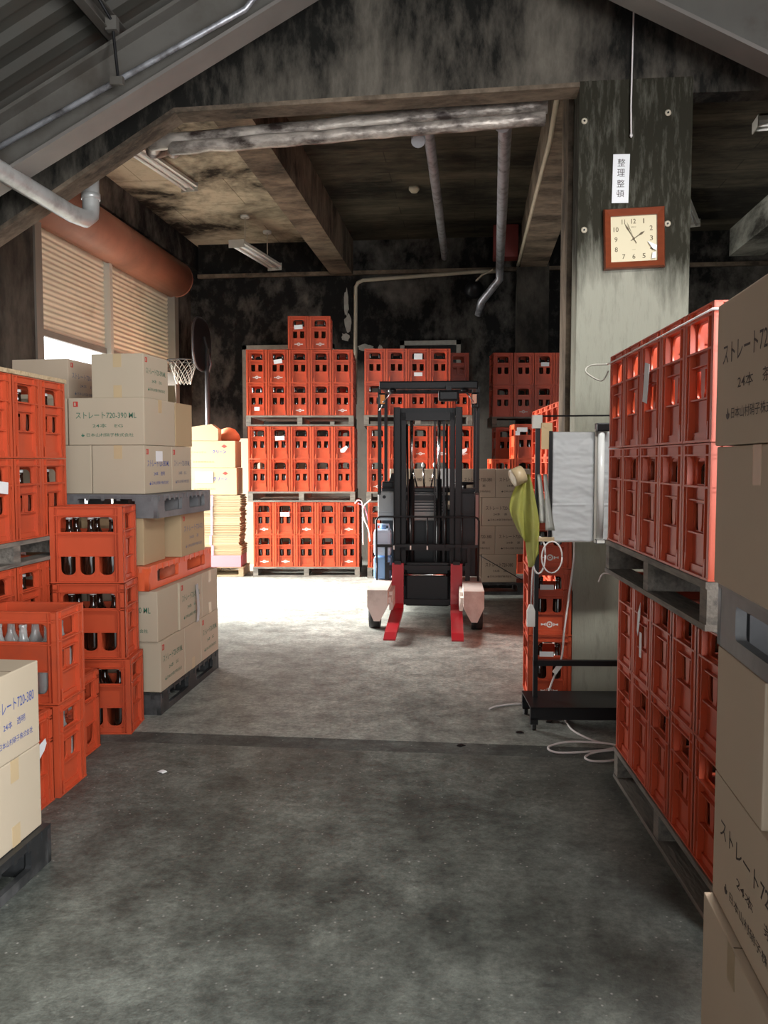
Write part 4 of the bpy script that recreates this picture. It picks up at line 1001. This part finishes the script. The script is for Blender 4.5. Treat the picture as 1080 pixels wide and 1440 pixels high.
# carriage and backrest
P('fork_carriage', MB().box(-.37, .37, -.20, -.155, .435, .475, 'blackmetal').cyl((-.30, -.18, .39), (.30, -.18, .39), .014, 'chrome').box(-.35, .35, -.20, -.165, .12, .17, 'blackmetal')
  .box(-.20, .20, -.16, -.11, .10, .50, 'truckblack', bev=.02).box(-.37, -.34, -.21, -.15, .25, .50, 'blackmetal').box(.34, .37, -.21, -.15, .25, .50, 'blackmetal').box(-.36, .36, -.145, -.10, .14, .28, 'truckblack'))
mb = MB().tube([(-.455, -.2, .50), (-.46, -.2, .88), (-.445, -.2, .905), (-.42, -.2, .915), (.42, -.2, .915), (.445, -.2, .905), (.46, -.2, .88), (.455, -.2, .30), (.44, -.2, .28), (.36, -.2, .28)], .009, 'blackmetal', 8)
for x in (-.30, -.15, .0, .16, .31): mb.cyl((x, -.2, .64), (x, -.2, .91), .006, 'blackmetal', n=6)
mb.box(-.455, .455, -.205, -.195, .64, .665, 'blackmetal').box(-.46, -.35, -.205, -.195, .30, .315, 'blackmetal').cyl((-.455, -.2, .3), (-.455, -.2, .52), .009, 'blackmetal', n=6)
for x in (-.37, .37): mb.box(x - .012, x + .012, -.2, -.17, .3, .66, 'blackmetal')
P('load_backrest', mb)
for x in (-.15, 0, -.30): P('clip', MB().box(x - .006, x + .006, -.215, -.205, .62, .655, 'white'))
for s in (-1, 1):
    x = s * .262; dx = 0
    prof = [(-.255, .50), (-.215, .50), (-.215, .07), (-1.34, .035), (-1.34, .045), (-1.20, .072), (-.30, .105), (-.26, .14)]
    mb = MB(); k_ = mb.mi('fork')
    a = [mb.bm.verts.new((x - .052 * (1 if y > -1.2 else .9), y, z)) for y, z in prof]; b = [mb.bm.verts.new((x + .052 * (1 if y > -1.2 else .9), y, z)) for y, z in prof]
    mb.bm.faces.new(a); mb.bm.faces.new(b[::-1])
    for i in range(len(prof)): mb.bm.faces.new((a[i], a[(i + 1) % len(prof)], b[(i + 1) % len(prof)], b[i]))
    mb.box(x - .03, x + .03, -.26, -.20, .49, .52, 'blackmetal')
    P('fork', mb, 'red fork blade')
    # straddle leg
    lx = s * .40
    a0, a1 = sorted((s * .33, s * .495))
    xs = [(-.085, .34), (.085, .34), (.085, .20), (.02, .08), (-.045 * 0 - .03, .08), (-.085, .20)]
    if s > 0: xs = [(-q, z) for q, z in xs]
    mb = MB().prism([(lx + q, z) for q, z in xs], -.80, .16, 'legpaint')
    bmesh.ops.recalc_face_normals(mb.bm, faces=mb.bm.faces[:])
    mb.box(s * .30 - .015, s * .30 + .015, -.60, .10, .14, .30, 'legpaint').box(s * .31 - .02, s * .31 + .02, -.72, -.3, .22, .27, 'legpaint')
    P('straddle_leg', mb, 'pale straddle leg')
    wx = s * .43
    mb = MB().cyl((wx - .045, -.66, .135), (wx + .045, -.66, .135), .134, 'rubber', n=28).cyl((wx - .048, -.66, .135), (wx + .048, -.66, .135), .05, 'blackmetal', n=16)
    P('load_wheel', mb)
P('drive_wheel', MB().cyl((-.05, .75, .13), (.05, .75, .13), .13, 'rubber', n=24))
P('caster_wheel', MB().cyl((.30, .8, .09), (.37, .8, .09), .09, 'rubber', n=20))
# jug resting on the left leg step
j = thing('plastic_jug', 'blue and white plastic jug at the left side of the forklift', 'jug', (-.815, 7.60, .345), R(2))
MB().box(-.078, .078, -.09, .09, .0, .20, 'jugblue', bev=.02).obj('label_wrap', j)
MB().box(-.078, .078, -.09, .09, .21, .45, 'jug', bev=.03).cyl((0, 0, .45), (0, 0, .49), .03, 'jugblue').obj('body', j)
MB().tube([(-.06, 0, .44), (-.05, 0, .49), (.05, 0, .49), (.06, 0, .44)], .01, 'jug').obj('handle', j)

# ---------------------------------------------------------------- black steel stand with white board
S0 = Matrix.Translation((.345, 4.585, 0)) @ Matrix.Rotation(R(5), 4, 'Z')
st = thing('steel_stand', 'black angle steel stand on casters in front of the pillar', 'stand', (.345, 4.585, 0), R(5))
MB().box(-.012, .012, -.012, .012, .09, 1.62, 'blackmetal').obj('post', st)
MB().box(1.18, 1.204, -.012, .012, .09, 1.62, 'blackmetal').obj('post', st)
MB().box(-.012, 1.2, -.012, .018, .30, .33, 'blackmetal').obj('crossbar', st)
MB().box(-.055, 1.25, -.20, -.175, .06, .125, 'blackmetal').box(-.055, 1.25, -.20, .12, .119, .127, 'blackmetal').box(-.055, 1.25, .095, .12, .06, .125, 'blackmetal').obj('base_rail', st)
for x in (-.035, 1.2):
    for y in (-.18, .10):
        MB().box(x - .02, x + .02, y - .02, y + .02, .035, .07, 'blackmetal').cyl((x - .01, y - .0, .025), (x + .01, y, .025), .024, 'rubber', n=14).obj('caster', st)
MB().cyl((-.03, 0, 1.655), (1.2, 0, 1.665), .0045, 'blackmetal', n=8).obj('top_rod', st)
MB().box(-.03, .02, -.02, .02, 1.59, 1.66, 'lampgrey').obj('post_cap', st, label='pale grey cap')
bd = thing('white_board', 'board wrapped in creased white sheeting hanging on the black stand', 'board', (.345, 4.585, 0), R(5))
random.seed(5)
from mathutils import noise
def sheet(x0, x1):
    def f(u, v):
        x = x0 + (x1 - x0) * u; z = .985 + .585 * v
        d = noise.fractal(Vector((x * 5 + x0 * 9, 3, z * 16)), .9, 2.1, 4) * .0045 + noise.noise(Vector((x * 4, 7, z * 38 + 2 * noise.noise(Vector((x * 9, 0, z * 6)))))) * .0022
        fold = .006 * math.exp(-((v - .335) / .007) ** 2) * (1 if u < .8 else .4)
        edge = .006 * max(0, (u - .85) / .15) ** 2
        return (x, -.034 + d - fold + edge, z)
    return f
MB().box(.070, .56, -.026, -.012, .98, 1.57, 'white').obj('panel', bd)
MB().grid(40, 110, sheet(.075, .30), 'paper', .001).obj('sheeting', bd)
MB().grid(28, 110, sheet(.345, .56), 'paper', .001).obj('sheeting', bd)
MB().box(.055, .074, -.036, -.010, .975, 1.575, 'black').obj('edge_strip', bd)
lt = thing('tube_lamp', 'upright fluorescent tube with black holder fixed to the white board', 'lamp', (.345, 4.585, 0), R(5))
MB().cyl((.325, -.062, 1.0), (.325, -.062, 1.575), .018, 'tubeglass', n=14).obj('lamp_tube', lt)
MB().box(.295, .345, -.055, -.040, .985, 1.585, 'lampgrey').obj('backing_strip', lt)
MB().box(.295, .365, -.09, -.03, 1.572, 1.615, 'black', bev=.006).box(.300, .350, -.085, -.038, .975, 1.0, 'white', bev=.004).obj('holder', lt)
def pt(x, y, z): return tuple(S0 @ Vector((x, y, z)))
MB().box(0, .058, -.012, -.002, 0, .14, 'kraft').prism([(0, .14), (.058, .14), (.045, .118), (.029, .112), (.013, .118)], -.014, -.012, 'kraft').obj('envelope', None, pt(.014, -.018, 1.478), R(5), label='small kraft envelope pinned beside the stand post', cat='envelope')
# towel
def towel(u, v):
    w = .03 + .085 * min(1, v * 1.6) ** .8 - .05 * max(0, v - .55)
    x = -.070 + (u - .5) * w * 1.15 + .02 * v - .035 * math.sin(v * 3) * (1 - u)
    y = -.06 + .022 * math.sin(u * 13 + v * 2) * (.4 + v) + .012 * math.sin(u * 5)
    z = 1.345 - v * (.40 + .07 * math.sin(u * 3.2) + (.03 if u > .5 else -.10))
    return S0 @ Vector((x, y, z))
MB().grid(36, 26, towel, 'towel', .003).obj('towel', label='yellow green towel hanging from the stand', cat='towel')
tpm = Matrix.Translation(S0 @ Vector((-.115, -.07, 1.335))) @ Matrix.Rotation(R(20), 4, 'Z') @ Matrix.Rotation(R(68), 4, 'Y')
tp = thing('tape_roll', 'brown packing tape roll hanging at the stand above the towel', 'tape roll')
MB().lathe([(.036, -.03), (.048, -.03), (.048, .03), (.036, .03)], 'tape', 24, mat=tpm).obj('roll', tp)
MB().lathe([(.034, -.028), (.0355, -.031), (.0355, .031), (.034, .028)], 'kraft', 24, mat=tpm).obj('core', tp)
random.seed(8)
for q, (x0, ln) in enumerate(((.0, .26), (.03, .30))):
    MB().grid(6, 14, lambda u, v: S0 @ Vector((x0 + (u - .5) * (.022 + .03 * v * v) + .03 * v, -.045 - .01 * math.sin(u * 7 + q) - .01 * q, 1.345 - ln * v)), 'glove', .004).obj('work_glove', label=('left' if q == 0 else 'right') + ' white cotton glove hanging beside the yellow green towel', cat='glove', group='cotton gloves on the stand')
MB().box(0, .085, -.03, 0, 0, .022, 'woodpale').obj('wooden_block', None, pt(.0, -.02, .985), R(8), label='small wooden piece on the stand under the gloves', cat='wood')
def loop(cx, cz, rx, rz_, y, n=20, a0=0, a1=2 * PI): return [S0 @ Vector((cx + rx * math.cos(a0 + (a1 - a0) * i / n), y, cz + rz_ * math.sin(a0 + (a1 - a0) * i / n))) for i in range(n + 1)]
MB().tube(loop(.005, .91, .035, .10, -.04), .005, 'twine').tube(loop(.075, .90, .055, .085, -.045), .004, 'twine').obj('cable_loop', label='white cable loops hanging from the stand under the towel', cat='cable')
ps = thing('power_strip', 'white power socket dangling on a cable beside the stand', 'power socket')
MB().tube([S0 @ Vector(p) for p in ((-.02, -.05, 1.0), (-.03, -.05, .8), (-.035, -.05, .62))], .004, 'twine').obj('cable', ps)
mb = MB(); mb.box(-.022, .022, -.014, .014, -.09, 0, 'white', bev=.005); mb.prism([(-.02, 0), (.02, 0), (.008, .03), (-.008, .03)], -.012, .012, 'white')
for v in mb.bm.verts: v.co = S0 @ (v.co + Vector((-.035, -.05, .615)))
mb.obj('socket_body', ps)

# cords on pillar and floor
def sm(pts, n=8):
    """catmull-rom"""
    P_ = [Vector(pts[0])] + [Vector(p) for p in pts] + [Vector(pts[-1])]; out = []
    for i in range(1, len(P_) - 2):
        for q in range(n):
            t_ = q / n; a, b, c, d = P_[i - 1:i + 3]
            out.append(.5 * ((2 * b) + (c - a) * t_ + (2 * a - 5 * b + 4 * c - d) * t_ ** 2 + (3 * b - a - 3 * c + d) * t_ ** 3))
    out.append(P_[-2]); return out
MB().tube(sm([(.572, 4.9, 1.0), (.58, 4.9, .85), (.53, 4.87, .45), (.515, 4.87, .28), (.46, 4.85, .14), (.42, 4.83, .012)]), .006, 'twine').obj('pillar_cable', label='white cord hanging down along the pillar to the floor', cat='cord')
MB().box(-.03, .03, -.012, .012, -.012, .012, 'white', Matrix.Translation((.49, 4.85, .22)) @ Matrix.Rotation(R(-55), 4, 'Y')).obj('inline_switch', label='white inline switch on the cord by the pillar foot', cat='switch')
MB().tube(sm([(.10, 4.74, .006), (.15, 4.80, .006), (.28, 4.86, .006), (.42, 4.83, .006), (.50, 4.62, .006), (.53, 4.40, .006), (.62, 4.24, .006), (.72, 4.18, .006), (.62, 4.10, .006), (.42, 4.05, .006), (.38, 4.13, .006), (.5, 4.20, .012), (.7, 4.16, .018),
              (.74, 4.06, .006), (.66, 3.97, .006), (.57, 3.95, .006), (.54, 4.0, .006), (.6, 4.06, .012), (.74, 4.10, .018)]), .0055, 'twine').obj('floor_cable', label='pale cable coiled on the floor in front of the pillar', cat='cable')

# twine on the stacks
x, y = M2(-2.655, 9.95, AR, 1.30, -.02)
MB().tube(sm([(x - .06, y, .90), (x - .02, y - .02, .94), (x + .03, y - .01, .90), (x + .035, y - .01, .65), (x + .04, y - .01, .40)]), .007, 'twine').tube(sm([(x - .02, y - .02, .90), (x + .06, y, .85), (x + .10, y + .1, .62)]), .006, 'pink').obj('twine', label='white twine ends at right side of the bottom tier left of forklift', cat='twine')
x, y = M2(-1.270, 10.02, AR, -.01, -.03)
MB().tube(sm([(x + .06, y, .95), (x - .03, y, .86), (x - .02, y, .72), (x + .03, y - .01, .60), (x + .05, y, .45)]), .008, 'twine').obj('twine', label='white twine hanging at left edge of the stack behind forklift', cat='twine')
def rs(x, y, z, up=True):
    p = M2(.582, 3.73, R(-86.5), x, y) if up else M2(.640, 3.775, R(-86), x, y); return (p[0], p[1], z)
zt = HR + .14 + 2 * PH
MB().tube([rs(-.02, -.004, zt - .03), rs(.6, -.008, zt - .032), rs(1.30, -.006, zt - .028), rs(1.31, .5, zt - .03)], .0035, 'twine').tube(sm([rs(-.02, -.004, zt - .03), rs(-.06, -.07, zt - .03), rs(-.05, -.09, zt - .06), rs(-.02, -.03, zt - .10), rs(0, -.004, zt - .06)]), .0035, 'net').obj('twine', label='pale twine tied around the top row of right-hand stack', cat='twine')
zt = .14 + 2 * PH
MB().tube([rs(-.01, -.006, zt - .02, False), rs(.6, -.01, zt - .026, False), rs(1.30, -.008, zt - .02, False)], .0035, 'twine').tube([rs(1.30, -.008, zt - .02, False), rs(1.31, .4, zt - .02, False)], .0035, 'twine').tube(sm([rs(-.01, -.006, zt - .02, False), rs(-.06, -.05, zt - .02, False), rs(-.07, -.07, zt - .06, False)]), .0035, 'twine').obj('twine', label='pale twine tied around the lower tier of right-hand stack', cat='twine')
p0 = M2(-2.13, 4.275 - 4 * PW, R(90), 0, 0)
MB().box(-.006, .012, 0, 4 * PW, 0, .02, 'woodpale').obj('wood_strip', None, (-2.157, p0[1], HG + .12 + 2 * PH + .001), 0, label='thin wooden strip on top edge of the far-left crate stack', cat='strip')
# scraps on the floor
for i, (x, y, w, l_) in enumerate(((.25, 4.35, 'near the stand', 1), (.42, 4.55, 'under the stand', 0), (-1.40, 3.62, 'beside the column of three crates', 2), (-.05, 4.12, 'by the dark floor joint', 0))):
    mb = MB(); mb.prism([(-.02, 0), (.022, 0), (.01, .004), (-.012, .004)], -.012, .014, 'paper' if l_ == 2 else 'black')
    mb.obj('floor_scrap', None, (x, y, .001), i * 1.3, label=('white' if l_ == 2 else 'dark') + ' scrap on the floor ' + w, cat='scrap')
